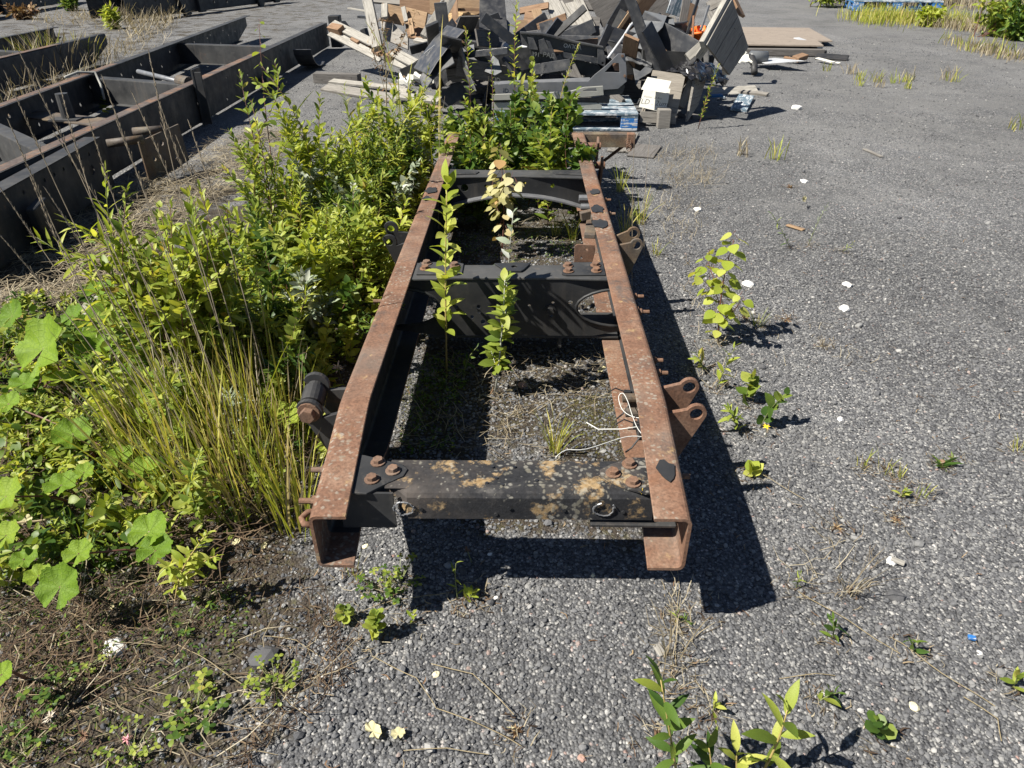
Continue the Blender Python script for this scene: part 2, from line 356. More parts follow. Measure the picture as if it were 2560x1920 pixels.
# ------------------------------------------------------------------ ground
def gz(x, y):
    return .010*mnoise.noise(Vector((x*1.1, y*1.1, 0)))+.005*mnoise.noise(Vector((x*4, y*4, 3)))
def axis(lo, hi, c0, c1, s, g):
    a = list(np.arange(c0, c1, s)); st = s
    while a[-1] < hi: st *= g; a.append(a[-1]+st)
    st = s; b = []
    x = c0
    while x > lo: st *= g; x -= st; b.append(x)
    return b[::-1]+a
gx = axis(-140, 140, -2.2, 2.0, .022, 1.09); gy = axis(-40, 220, .5, 4.2, .022, 1.08)
nx, ny = len(gx), len(gy)
gv = [(x, y, gz(x, y) if -12 < x < 12 and -1 < y < 25 else 0) for y in gy for x in gx]
gf = [(j*nx+i, j*nx+i+1, (j+1)*nx+i+1, (j+1)*nx+i) for j in range(ny-1) for i in range(nx-1)]
def groundmat():
    k = NT('gravel_ground'); v = k.co(rnd=False); s = k.n('SeparateXYZ'); k.put(s.inputs[0], v); X, Y = s.outputs[0], s.outputs[1]
    w = k.vor(v, 150); sc = k.n('SeparateColor'); k.put(sc.inputs[0], w.outputs['Color'])
    peb = k.ramp(sc.outputs[0], [(0, (.055, .056, .059)), (.45, (.105, .106, .11)), (.72, (.155, .156, .158)), (.88, (.22, .218, .21)), (.955, (.30, .295, .285)), (.99, (.40, .39, .37)), (1, (.27, .17, .145))])
    w2 = k.vor(v, 70); sc2 = k.n('SeparateColor'); k.put(sc2.inputs[0], w2.outputs['Color'])
    peb = k.mix(k.math('MULTIPLY', k.step(sc2.outputs[1], .86, .88), k.math('SUBTRACT', 1, k.step(w2.outputs['Distance'], .35, .5))), peb, k.ramp(sc2.outputs[0], [(0, (.07, .07, .075)), (.6, (.16, .155, .15)), (1, (.46, .44, .41))]))
    gap = k.step(w.outputs['Distance'], .42, .75); c = k.mix(k.math('MULTIPLY', gap, .6), peb, (.042, .042, .043))
    lg = k.noise(v, .55, 5, .6); c = k.mix(.7, c, k.ramp(lg, [(.3, .62), (.7, 1.42)]), 'MULTIPLY')
    trk = k.noise(k.co((1.3, .16, 1), rnd=False), 1.1, 4, .55, .6); c = k.mix(.5, c, k.ramp(trk, [(.35, .75), (.65, 1.3)]), 'MULTIPLY')
    dust = k.math('MULTIPLY', k.step(k.math('ADD', k.noise(v, 1.7, 6, .7), k.math('MULTIPLY', k.step(Y, 2.5, 7.0), .16)), .52, .74), .55); c = k.mix(dust, c, k.ramp(k.noise(v, 60, 4), [(.3, (.12, .119, .117)), (.7, (.20, .197, .19))]))  # dust patches; their rise with distance paints in the far gravel's grazing brightness
    c = k.mix(.5, c, k.ramp(k.noise(v, 5, 4), [(.3, .8), (.7, 1.2)]), 'MULTIPLY')
    # brown litter and moss: heavier to the left of the rusty frame and inside it, sparse on the open yard
    nz = k.noise(v, 3.2, 6, .7); left = k.step(k.math('MULTIPLY', X, -1), .28, .75)
    inn = k.math('MULTIPLY', k.step(k.math('ABSOLUTE', X), .62, .3), k.math('MULTIPLY', k.step(Y, 5.2, 4.4), k.step(Y, 1.2, 1.5)))
    far = k.math('MULTIPLY', k.step(k.math('MULTIPLY', X, -1), 2.6, 5.0), .5)
    reg = k.math('MAXIMUM', k.math('MAXIMUM', left, k.math('MULTIPLY', inn, .85)), far)
    near = k.math('MAXIMUM', k.step(Y, 6.5, 3.0), far); reg = k.math('MULTIPLY', reg, near)
    mk = k.step(k.math('ADD', nz, k.math('MULTIPLY', reg, .36)), .66, .80)
    soil = k.ramp(k.noise(v, 38, 5, .7), [(.25, (.02, .015, .011)), (.5, (.045, .034, .023)), (.68, (.062, .056, .018)), (.85, (.11, .088, .06))])
    c = k.mix(k.math('MULTIPLY', mk, .9), c, soil)
    h = k.math('ADD', k.math('MULTIPLY', k.math('SUBTRACT', 1, w.outputs['Distance']), k.math('ADD', .4, sc.outputs[1])), k.math('MULTIPLY', k.noise(v, 300, 3), .25))
    b = k.bump(h, .9, .006)
    return k.out(c, .9, 0, b, spec=.25)
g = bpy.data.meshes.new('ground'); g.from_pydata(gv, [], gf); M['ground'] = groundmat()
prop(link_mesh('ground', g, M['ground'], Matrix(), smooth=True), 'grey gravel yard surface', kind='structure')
# loose gravel on it, far too many stones to count
def stonemat():
    k = NT('gravel_stones'); oi = k.n('ObjectInfo'); v = k.co(rnd=True)
    c = k.ramp(oi.outputs['Random'], [(0, (.062, .063, .067)), (.35, (.098, .099, .103)), (.65, (.135, .136, .139)), (.88, (.18, .179, .176)), (.95, (.22, .218, .21)), (.98, (.26, .255, .245)), (.994, (.38, .37, .35)), (.997, (.21, .15, .13))])
    c = k.mix(.6, c, k.ramp(k.noise(v, 90, 4, .7), [(.3, .6), (.7, 1.35)]), 'MULTIPLY')
    return k.out(c, .85, 0, k.bump(k.noise(v, 260, 3), .5, .001), spec=.3)
M['stone'] = stonemat()
stone_col = bpy.data.collections.new('gravel_stone_shapes')
for i in range(7):
    bm = bmesh.new(); bmesh.ops.create_icosphere(bm, subdivisions=2 if i < 3 else 1, radius=1)
    ax = Vector((1.0, .78+.2*(i % 3)/2, .55+.12*(i % 4)/3))
    for vv in bm.verts:
        n_ = mnoise.noise(vv.co*1.1+Vector((i*7.1, 0, 0)))+.5*mnoise.noise(vv.co*2.3+Vector((0, i*5.3, 0)))
        q = vv.co*(1+.34*n_)
        vv.co = Vector((q.x*ax.x, q.y*ax.y, q.z*ax.z))
    me = bpy.data.meshes.new('gravel_stone'); bm.to_mesh(me); bm.free(); me.materials.append(M['stone'])
    stone_col.objects.link(bpy.data.objects.new('gravel_stone', me))
def scatter_points():
    P = []
    def zone(x0, x1, y0, y1, per, smin, smax, pw=2.2):
        n = int((x1-x0)*(y1-y0)*per); x = rng.uniform(x0, x1, n); y = rng.uniform(y0, y1, n)
        s = smin+(smax-smin)*rng.random(n)**pw; P.append(np.stack([x, y, s], 1))
    zone(-1.5, 1.6, .45, 1.5, 9500, .0026, .0074, 1.9)
    zone(-1.8, 2.2, 1.5, 2.4, 6600, .0029, .0078, 1.9)
    zone(-1.2, 3.0, 2.4, 3.8, 3000, .0036, .0085, 1.9)
    zone(-2.6, 4.5, 3.8, 7.0, 700, .0042, .0088)
    zone(-2.6, 7.0, 7.0, 13., 150, .006, .011)
    zone(-1.5, 2.2, .45, 3.2, 170, .006, .011, 2.5)
    zone(-1.5, 3.2, .45, 5, 10, .011, .017, 2)
    A = np.concatenate(P); bare = np.array([mnoise.noise(Vector((x*1.7, y*.8, 4)))+.5*mnoise.noise(Vector((x*5, y*3, 9))) for x, y in A[:, :2]]); A = A[rng.random(len(A)) > np.clip(bare*.9, 0, .6)]; keep = (rng.random(len(A)) > .75*np.clip((-A[:, 0]-.3)/.5, 0, 1)*(A[:, 1] < 6)); return A[keep]
A = scatter_points(); n = len(A)
me = bpy.data.meshes.new('loose_gravel')
zz = np.array([gz(x, y) for x, y in A[:, :2]])
co_ = np.stack([A[:, 0], A[:, 1], zz+A[:, 2]*rng.uniform(-.1, .45, n)], 1).astype('f')
me.vertices.add(n); me.vertices.foreach_set('co', co_.ravel())
a1 = me.attributes.new('scl', 'FLOAT', 'POINT'); a1.data.foreach_set('value', A[:, 2].astype('f'))
a2 = me.attributes.new('rot', 'FLOAT_VECTOR', 'POINT'); rr = np.stack([rng.normal(0, .35, n), rng.normal(0, .35, n), rng.uniform(0, 6.28, n)], 1); a2.data.foreach_set('vector', rr.astype('f').ravel())
a3 = me.attributes.new('pick', 'INT', 'POINT'); a3.data.foreach_set('value', rng.integers(0, 7, n).astype('i'))
gob = link_mesh('loose_gravel', me, M['stone'], Matrix()); prop(gob, 'loose dark and pale gravel stones scattered over the yard', 'gravel', kind='stuff')
ng = bpy.data.node_groups.new('gravel', 'GeometryNodeTree')
ng.interface.new_socket('Geometry', in_out='INPUT', socket_type='NodeSocketGeometry'); ng.interface.new_socket('Geometry', in_out='OUTPUT', socket_type='NodeSocketGeometry')
gi = ng.nodes.new('NodeGroupInput'); go = ng.nodes.new('NodeGroupOutput'); iop = ng.nodes.new('GeometryNodeInstanceOnPoints'); ci = ng.nodes.new('GeometryNodeCollectionInfo')
ci.inputs['Collection'].default_value = stone_col; ci.inputs['Separate Children'].default_value = True; ci.inputs['Reset Children'].default_value = True
iop.inputs['Pick Instance'].default_value = True
def named(nm, dt):
    x = ng.nodes.new('GeometryNodeInputNamedAttribute'); x.data_type = dt; x.inputs[0].default_value = nm; return x.outputs[0]
L_ = ng.links.new
L_(gi.outputs[0], iop.inputs['Points']); L_(ci.outputs[0], iop.inputs['Instance']); L_(named('pick', 'INT'), iop.inputs['Instance Index'])
L_(named('rot', 'FLOAT_VECTOR'), iop.inputs['Rotation']); L_(named('scl', 'FLOAT'), iop.inputs['Scale']); L_(iop.outputs[0], go.inputs[0])
gob.modifiers.new('gravel', 'NODES').node_group = ng

# ------------------------------------------------------------------ the rusty chassis frame
XL0, XR0, XL1, XR1 = -.4456, .3478, -.4782, .3718     # web planes at the near end and past the bend
Y0, YB, YE, ZT, FL, TH = 1.082, 1.53, 4.52, .3666, .0793, .0075
def zbot(y): return .218 if y <= Y0 else (.218-(.218-.098)*min(1, max(0, (y-Y0-.12)/.46)))
def csec(x, y, zb, zt, fl, th, side, ro=.017):
    """C section in the XZ plane at y; side=+1 opens to +x"""
    pts = []
    def arc(cx, cz, r, a0, a1, n=4):
        for i in range(n+1):
            a = a0+(a1-a0)*i/n; pts.append((cx+r*math.cos(a), cz+r*math.sin(a)))
    ri = ro-th; e = .0015
    pts.append((fl-e, zt)); arc(ro, zt-ro, ro, math.pi/2, math.pi); arc(ro, zb+ro, ro, math.pi, 1.5*math.pi)
    pts += [(fl-e, zb), (fl, zb+e), (fl, zb+th-e), (fl-e, zb+th)]
    arc(ro, zb+ro, ri, 1.5*math.pi, math.pi); arc(ro, zt-ro, ri, math.pi, math.pi/2)
    pts += [(fl-e, zt-th), (fl, zt-th+e), (fl, zt-e)]
    return [Vector((x+side*a, y, b)) for a, b in pts]
fr = thing('truck_chassis_frame', 'long rusty truck chassis frame lying among weeds in the middle of the yard', 'chassis frame', (-.05, 2.6, 0))
for side, xa, xb in ((1, XL0, XL1), (-1, XR0, XR1)):
    ys = [Y0, Y0+.1]+list(np.linspace(1.2, YB-.05, 5))+list(np.linspace(YB-.04, YB+.06, 6))+list(np.linspace(YB+.1, 1.75, 3))+list(np.linspace(1.9, YE, 14))
    secs = []
    for y in ys:
        t = (y-Y0)/(YB-Y0); t = t if t < .93 else min(1, .93+.07*(1-math.exp(-(t-.93)/.07)))
        w = .0012*mnoise.noise(Vector((y*2.2, side, 0))); secs.append(csec(xa+(xb-xa)*t+w, y, zbot(y), ZT+.0015*mnoise.noise(Vector((y*3, side*5, 2))), FL, TH, side))
    rail = MB().sweep(secs).build('rail', M['rust'], fr, smooth=False); rail.data.materials.append(M['black']); nk = len(secs[0])
    for pi in range((len(secs)-1)*nk):
        if (14 if side > 0 else 15) <= pi % nk <= 25 and ys[pi//nk] > (1.10 if side > 0 else 1.19): rail.data.polygons[pi].material_index = 1
    prop(rail, 'rusty left rail with rounded channel end' if side > 0 else 'rusty right rail with lichen and torn paint flakes')
    # flakes of the old black coating lifting off the top flange
    for (y, dx, s) in (((3.32, .035, .05), (3.2, .03, .028)) if side > 0 else ((1.235, .038, .034), (3.05, .05, .045), (2.86, .055, .05), (3.3, .04, .035))):
        x = (xb if y > YB else xa+(xb-xa)*(y-Y0)/(YB-Y0))+side*dx; n_ = 13; po = []
        for i in range(n_):
            a = 2*math.pi*i/n_; r = s*(.65+.5*random.random()); po.append((min(r*math.cos(a)*.7, .038) if side > 0 else max(r*math.cos(a)*.7, -.036), r*math.sin(a)*1.2))
        MB().plate(po, [], .0022, Matrix.Translation((x, y, ZT+.0035))).build('paint_flake', M['black'], rail)
    # dirt and dead needles caught on the lower flange are part of the rail's look
# front cross member: a pressed channel with rounded front edge and clipped left corner
cm = MB(); sec = []
prof = [(1.289, .352), (1.20, .355), (1.187, .3535), (1.178, .349), (1.172, .340), (1.168, .283), (1.175, .281), (1.179, .338), (1.186, .346), (1.2, .348), (1.282, .346), (1.289, .346)]
for x, f in ((-.305, .0), (-.28, .35), (-.255, 1), (0, 1), (.285, 1)):
    s = []
    for i, (y, z) in enumerate(prof):
        if y < 1.187: z = .352-(.352-z)*(f if f else .25) if f < 1 else z; y = y+(1-f)*.03
        s.append(Vector((x, y, z)))
    sec.append(s)
cm.sweep(sec)
cmf = prop(cm.build('front_crossmember', M['flaky'], fr, bevel=0), 'black cross member with ochre lichen across the near end')
# the deeper left half of the channel and its underside lip
m = MB(); m.box((-.345, 1.224, .305), (.085, .10, .008)); m.box((-.345, 1.176, .30), (.12, .006, .10)); m.build('end_bracket', M['oldblack'], fr)
m = MB(); m.bar((.15, 1.18, .270), (.34, 1.18, .268), .035, .008); m.bar((.325, 1.2, .272), (.342, 1.19, .335), .05, .007, (1, 0, 0)); m.build('end_bracket', M['oldblack'], fr, bevel=.002)
def gusset(pts, z, mat, par, t=.006):
    o = MB().plate(pts, [], t, Matrix.Translation((0, 0, z))).build('gusset_plate', mat, par, bevel=.0015); return o
gl = gusset([(-.425, 1.17), (-.34, 1.165), (-.30, 1.20), (-.268, 1.225), (-.262, 1.25), (-.278, 1.268), (-.30, 1.275), (-.37, 1.30), (-.43, 1.30)], .3545, M['oldblack'], cmf)
gr_ = gusset([(.345, 1.165), (.265, 1.168), (.225, 1.185), (.195, 1.205), (.172, 1.225), (.172, 1.247), (.20, 1.268), (.25, 1.292), (.35, 1.292)], .3585, M['flaky'], cmf)
for k, (x, y) in enumerate(((-.294, 1.241), (-.336, 1.21), (-.333, 1.271), (.241, 1.264), (.201, 1.232), (.241, 1.200))):
    b = hexbolt(MB(), (x, y, .3575 if k < 3 else .3615), (0, 0, 1), .012, .009).build('bolt', M['rust_bolt'], cmf, bevel=.001)
# weld scars of two old pads on the front face
for x in (-.262, .178):
    m = MB()
    for i in range(16):
        a = 2*math.pi*i/16+.3
        if x > 0 and .4 < a % 6.28 < 1.6: continue
        r = .020+.005*random.random(); p0 = Vector((x+r*math.cos(a), 1.1665, .314+r*.85*math.sin(a))); a2_ = a+.42; p1 = Vector((x+r*math.cos(a2_), 1.1665, .314+r*.85*math.sin(a2_)))
        m.tube([p0, p1], .0014+.001*random.random(), 5)
    m.build('weld_scar', M['metal_grey'], cmf)
for x, z in ((-.225, .310), (-.03, .315), (-.06, .297), (.09, .31), (.22, .306)): MB().plate(disc(.0045, 8), [], .002, Matrix.Translation((x, 1.1675, z))@Matrix.Rotation(R(90), 4, 'X')).build('drill_hole', M['plastic_black'], cmf)
for x, y in ((-.07, 1.262), (-.02, 1.262), (-.08, 1.205), (-.045, 1.2), (-.06, 1.222), (.03, 1.215)): MB().plate(disc(.004, 8), [], .0015, Matrix.Translation((x, y, .356))).build('drill_hole', M['plastic_black'], cmf)
# the rounded end of the near left rail: eye bolt and outside studs
for (x, y, z, d, L) in ((XL0-.0, 1.26, .345, -1, .035), (XL0, 1.165, .335, -1, .04), (-.478, 2.25, .30, -1, .05), (XR0+.003, 1.285, .312, 1, .03), (XR1, 1.72, .33, 1, .03), (XR1, 1.80, .325, 1, .03), (XR1, 2.1, .335, 1, .035), (XR1, 2.23, .33, 1, .035), (XR1, 3.1, .33, 1, .03), (XR1, 3.3, .33, 1, .03)):
    hexbolt(MB(), (x, y, z), (d, 0, 0), .012, .012, True, L*.7).build('bolt', M['rust_bolt'], fr)
pts = [(XL0-.004+.018*-math.sin(a)-.008, 1.115+.022*math.cos(a), .335+.0) for a in np.linspace(0, math.pi, 9)]
MB().tube([(XL0, 1.10, .325), (XL0-.018, 1.10, .328), (XL0-.027, 1.115, .33), (XL0-.018, 1.132, .332), (XL0, 1.135, .333)], .007, 8).build('lifting_eye', M['rust_plain'], fr, smooth=True)
# middle cross member
cmm = MB(); yc, zt_, zb_ = 2.322, .353, .128
out = []
xl, xr = XL1+.008, XR1-.008
def bite(cx, cz, rx, rz, a0, a1, n=10): return [(cx+rx*math.cos(a), cz+rz*math.sin(a)) for a in np.linspace(a0, a1, n)]
out += [(xl, zt_), (xr, zt_), (xr, .325)]+bite(xr-.01, .245, .165, .075, math.pi/2, 1.5*math.pi)+[(xr, .165), (xr, .15), (.255, zb_), (-.33, zb_), (xl, .15), (xl, .165)]+bite(xl+.01, .245, .165, .075, -math.pi/2, math.pi/2)+[(xl, .325)]
holes = [disc(r, 10, x, z) for x, z, r in ((-.245, .245, .007), (-.165, .246, .008), (-.163, .225, .007), (-.19, .205, .007), (-.15, .185, .009), (.105, .262, .006), (.10, .21, .006), (.168, .262, .009), (.02, .25, .006))]
cmm.plate(out, holes, .008, Matrix.Translation((0, yc, 0))@Matrix.Rotation(R(90), 4, 'X'))
top = [(xl, 2.455), (xl, 2.30), (-.31, 2.306), (-.24, 2.314), (.14, 2.314), (.22, 2.306), (xr, 2.298), (xr, 2.458), (.24, 2.448), (.14, 2.432), (-.24, 2.432), (-.33, 2.448)]
cmid = prop(cmm.build('middle_crossmember', M['black'], fr), 'deep black cross member plate with half round cutouts')
MB().plate(top, [], .008, Matrix.Translation((0, 0, .357))).build('top_flange', M['blackgrey'], cmid, bevel=.002)
for s in (-1, 1):
    x0 = xl if s < 0 else xr; rim = [Vector((x0+s*.01*-1+(-s)*.165*math.cos(a)*1, yc-.008, .245+.075*math.sin(a))) for a in np.linspace(-math.pi/2, math.pi/2, 14)]
    MB().tube(rim, .006, 6).build('cutout_rim', M['black'], cmid, smooth=True)
for pts_ in ([(-.385, 2.335), (-.24, 2.332), (-.222, 2.345), (-.222, 2.43), (-.25, 2.445), (-.385, 2.445)], [(.135, 2.338), (.15, 2.328), (.29, 2.332), (.29, 2.448), (.16, 2.443), (.135, 2.425)]):
    MB().plate(pts_, [], .005, Matrix.Translation((0, 0, .3645))).build('gusset_plate', M['blackgrey'], cmid, bevel=.0015)
for x, y in ((-.358, 2.428), (-.358, 2.379), (-.254, 2.41), (-.254, 2.363), (.16, 2.408), (.159, 2.359), (.26, 2.412), (.259, 2.362)):
    hexbolt(MB(), (x, y, .367), (0, 0, 1), .0135, .009).build('bolt', M['rust_bolt'], cmid, bevel=.001)
m = MB(); m.plate([(-.11, 2.43), (-.075, 2.375), (-.06, 2.36), (-.01, 2.36), (.0, 2.375), (.025, 2.435), (-.03, 2.44)], [disc(.012, 10, -.035, 2.40)], .006, Matrix.Translation((0, 0, .366))); m.build('top_bracket', M['black'], cmid, bevel=.0015)
hexbolt(MB(), (.095, yc-.004, .235), (0, -1, 0), .014, .016).build('bolt', M['black'], cmid)
m = MB(); m.bar((.135, yc+.02, .128), (.135, yc+.02, .07), .012, .02, (0, 1, 0)); m.bar((-.35, yc+.1, .12), (.35, yc+.1, .12), .20, .008); m.build('lower_flange', M['blackgrey'], cmid)
# rear arched cross member
xs = np.linspace(XL1+.008, XR1-.008, 17); yc = 3.63
lo = [(x, .175+.085*math.cos(min(1, abs(x+.05)/.4)*math.pi/2)**.8) for x in xs]
o3 = [(xs[0], .342)]+[(xs[-1], .342)]+lo[::-1]
cm3 = MB().plate(o3, [disc(.011, 10, .145, .30), disc(.008, 8, -.2, .30), disc(.02, 10, -.31, .29), disc(.009, 8, .0, .315)], .008, Matrix.Translation((0, yc, 0))@Matrix.Rotation(R(90), 4, 'X')).build('rear_crossmember', M['black'], fr)
MB().plate([(xs[0], 3.61), (0, 3.627), (xs[-1], 3.59), (xs[-1], 3.76), (.2, 3.745), (-.2, 3.745), (xs[0], 3.765)], [], .007, Matrix.Translation((0, 0, .346))).build('top_flange', M['blackgrey'], cm3, bevel=.002)
for pts_ in ([(-.47, 3.64), (-.25, 3.66), (-.235, 3.70), (-.26, 3.73), (-.47, 3.75)], [(.36, 3.62), (.16, 3.66), (.145, 3.69), (.17, 3.72), (.36, 3.74)]):
    MB().plate(pts_, [], .005, Matrix.Translation((0, 0, .3525))).build('gusset_plate', M['blackgrey'], cm3, bevel=.0015)
m = MB()
for i in range(len(lo)-1): m.bar((lo[i][0], yc-.028, lo[i][1]), (lo[i+1][0]+.001, yc-.028, lo[i+1][1]), .055, .007)
m.build('lower_flange', M['metal_grey'], cm3)
# rear end: end beam, out-rigger with wired block, shackles
m = MB(); m.bar((.22, 4.56, .35), (.67, 4.54, .352), .07, .012); m.bar((.22, 4.53, .31), (.66, 4.51, .315), .07, .010, (0, 1, 0)); m.build('rear_end_beam', M['rust_dark'], fr, bevel=.002)
m = MB(); m.box((.655, 4.50, .325), (.05, .05, .085)); m.bar((.66, 4.5, .33), (.50, 4.62, .16), .018, .018); m.build('outrigger', M['rust_plain'], fr, bevel=.004)
m = MB()
for k in range(4):
    c = Vector((.632+.004*k, 4.462, .325-.012*k)); m.tube([c+Vector((.018*math.cos(a), .004*math.sin(2*a), .020*math.sin(a))) for a in np.linspace(0, 6.3, 14)], .0025, 5)
m.build('wire_coil', M['rust_bolt'], fr)
for (y, z) in ((4.28, .30), (4.0, .26)):
    x = XR1+.055
    m = MB(); m.plate([(-.11, -.02), (.05, -.045), (.085, -.03), (.10, 0), (.085, .03), (.05, .04), (-.11, .03)], [disc(.014, 10, .065, 0)], .014, Matrix.Translation((x, y, z))@Matrix.Rotation(R(90), 4, 'Y')@Matrix.Rotation(R(35), 4, 'Z')); m.tube([(XR1, y+.06, z+.03), (x+.03, y+.06, z+.03)], .02, 10)
    m.build('spring_shackle', M['rust_plain'], fr, bevel=.003)
# suspension lugs: pairs of ear plates with an eye, on both sides
def lug(side, xw, xe, y, ze, mat, r=.027, hole=.017, low=.12, t=.013, parent=fr):
    cx, cz = xe, ze; n = 12; th = math.atan2(ze-.17, (xe-xw)*1.0)
    a0 = math.pi/2+th*.9 if side > 0 else math.pi/2-th*.9
    if side > 0: arc = [(cx+r*math.cos(a), cz+r*math.sin(a)) for a in np.linspace(th+math.pi/2, th-math.pi/2, n)]
    else: arc = [(cx-r*math.cos(a), cz+r*math.sin(a)) for a in np.linspace(th+math.pi/2, th-math.pi/2, n)]
    out = [(xw, low), (xw, min(.34, ze+.0))]+arc+[(xw+side*.02, low)]
    return MB().plate(out, [disc(hole, 14, cx, cz)], t, Matrix.Translation((0, y, 0))@Matrix.Rotation(R(90), 4, 'X')).build('lug', mat, parent, bevel=.0025)
lug(1, XR1-.002, .4485, 1.625, .345, M['rust_plain']); lug(1, XR1-.002, .4485, 1.522, .329, M['rust_plain'])
lug(1, XR1, .448, 2.79, .352, M['rust_dark']); lug(1, XR1, .448, 2.69, .34, M['rust_dark'])
lug(-1, XL1, -.556, 2.83, .357, M['black'], .031, .015); lug(-1, XL1, -.556, 2.77, .322, M['black'], .031, .015)
l1 = lug(-1, XL1+.002, -.563, 1.618, .352, M['oldblack'], .036, .012); l2 = lug(-1, XL1+.002, -.563, 1.525, .326, M['oldblack'], .036, .012)
d = Vector((-.563, 1.618, .352)); e = Vector((-.563, 1.525, .326)); dv = (e-d)
MB().tube([d+dv*.05, d+dv*.2, d+dv*.22, d+dv*.75, d+dv*.77, d+dv*.93], [.022, .022, .030, .030, .022, .022], 18).build('rubber_bushing', M['rubber'], fr, smooth=False, bevel=.002)
hexbolt(MB(), e+Vector((0, -.006, 0)), (0, -1, 0), .021, .02).build('bolt', M['rust_bolt'], fr, bevel=.002)
# inner brackets on the right rail, cable clips and a snapped white wire
m = MB(); m.plate([(0, 0), (.075, 0), (.085, .05), (.08, .075), (.01, .078), (0, .07)], [disc(.005, 8, .05, .055), disc(.005, 8, .03, .02)], .006, Matrix.Translation((.205, 2.73, .25))@Matrix.Rotation(R(90), 4, 'X')); m.build('inner_bracket', M['rust_plain'], fr, bevel=.0015)
m = MB(); m.bar((.29, 3.0, .26), (.33, 3.35, .22), .05, .02); m.tube([(.30, 3.1, .31), (.37, 3.1, .31)], .02, 10); m.bar((.26, 3.18, .29), (.36, 3.2, .31), .03, .04); m.build('inner_bracket', M['rust_dark'], fr, bevel=.003)
m = MB(); m.tube([(.27, 3.45, .29), (.36, 3.45, .29)], .018, 10); m.tube([(.275, 3.38, .27), (.36, 3.38, .27)], .016, 10); m.build('air_fitting', M['metal_grey'], fr)
for (x, y, z) in ((.325, 1.773, .205), (.33, 1.60, .212)):
    m = MB(); m.box((x, y, z), (.026, .045, .03)); m.box((x-.014, y+.012, z+.012), (.02, .014, .022)); m.tube([(x-.01, y+.01, z+.016), (x-.05, y+.015, z+.03), (x-.075, y+.005, z+.02)], .0025, 5)
    m.tube([(x-.005, y-.02, z), (x-.03, y-.035, z-.03), (x-.045, y-.03, z-.05)], .003, 5); m.build('cable_clip', M['plastic_black'], fr, bevel=.002)
for y in (1.735, 1.66): MB().tube([(.29, y, .235), (.345, y, .235)], .014, 12).build('stud', M['rust_dark'], fr)
w = [Vector(p) for p in ((.335, 1.58, .27), (.30, 1.60, .262), (.275, 1.63, .265), (.268, 1.67, .28), (.28, 1.675, .29), (.29, 1.64, .285), (.295, 1.58, .28), (.30, 1.50, .29), (.32, 1.43, .30), (.30, 1.405, .335), (.25, 1.40, .34), (.15, 1.335, .352), (.10, 1.325, .356), (.07, 1.29, .356))]
w2 = []
for i in range(len(w)-1):
    for f in np.linspace(0, 1, 5)[:-1]:
        p0, p1, p2, p3 = w[max(0, i-1)], w[i], w[i+1], w[min(len(w)-1, i+2)]
        w2.append(.5*((2*p1)+(p2-p0)*f+(2*p0-5*p1+4*p2-p3)*f*f+(3*p1-p0-3*p2+p3)*f**3))
MB().tube(w2, .0012, 5).build('white_wire', M['white_wire'], fr, smooth=True)
MB().tube([(.30, 1.52, .285), (.26, 1.53, .27), (.20, 1.54, .262), (.17, 1.56, .27)], .0016, 5).build('white_wire', M['white_wire'], fr, smooth=True)
# spring hangers the frame stands on
for x, s in ((XL1+.03, 1), (XR1-.03, -1)):
    for y in (1.72, 4.1):
        MB().plate([(-.07, .0), (.07, .0), (.05, .10), (-.05, .10)], [], .05, Matrix.Translation((x, y, -.004))@Matrix.Rotation(R(90), 4, 'Z')@Matrix.Rotation(R(90), 4, 'X')).build('spring_hanger', M['oldblack'], fr, bevel=.006)

# ------------------------------------------------------------------ dark chassis frames to the left
def rail_plain(pA, pB, zb, zt, fl, side, mat, parent, name='rail', holes=(), taper=0, th=.008):
    """C rail from ground point pA to pB; side=+1 opens to its left-hand (+normal) side"""
    A, B = Vector((pA[0], pA[1], 0)), Vector((pB[0], pB[1], 0)); d = (B-A).normalized(); L = (B-A).length; nrm = Vector((-d.y, d.x, 0))*side
    def sec(t, zb_): return [A+d*t+nrm*(p.x)+Vector((0, 0, p.z)) for p in csec(0, 0, zb_, zt, fl, th, 1, .022)]
    if not holes:
        ss = [sec(0, zb), sec(L-taper if taper else L, zb)]
        if taper: ss.append(sec(L, zb+(zt-zb)*.55))
        return MB().sweep(ss).build(name, mat, parent)
    Mx = Matrix.Translation(A+nrm*.004)@Matrix((d, Vector((0, 0, 1)), d.cross(Vector((0, 0, 1))))).transposed().to_4x4()
    o = MB().plate([(0, zb), (L-taper, zb), (L, zb+(zt-zb)*(.5 if taper else 0)), (L, zt), (0, zt)], holes, th, Mx)
    o.bar(A+nrm*fl/2+Vector((0, 0, zt-th/2+.001)), B+nrm*fl/2+Vector((0, 0, zt-th/2+.001)), fl, th)
    o.bar(A+nrm*fl/2+Vector((0, 0, zb+th/2-.001)), A+d*(L-taper)+nrm*fl/2+Vector((0, 0, zb+th/2-.001)), fl, th)
    return o.build(name, mat, parent)
f2 = thing('truck_chassis_frame', 'long dark chassis frame with thin steel rails left of the green thicket', 'chassis frame', (-3.4, 8, 0))
def topedge(mat2): pass
R2A, R2B = (-2.74, 3.2), (-2.95, 11.7)
rs = np.random.default_rng(3)
hs = [disc(.014, 8, t, z) for t, z in ((1.2, .18), (2.2, .12), (2.5, .27), (3.2, .2), (3.9, .11), (4.0, .28), (4.6, .22), (5.5, .15), (5.9, .29), (6.5, .2), (7.1, .12), (7.6, .25))]
r_ = rail_plain(R2A, R2B, .045, .352, .085, 1, M['oldblack'], f2, holes=hs)
prop(r_, 'dark near rail with rust on top')
MB().bar((-2.79, 3.2, .3535), (-2.915, 8.4, .3535), .078, .002).build('rust_skin', M['rust_patchy'], f2)
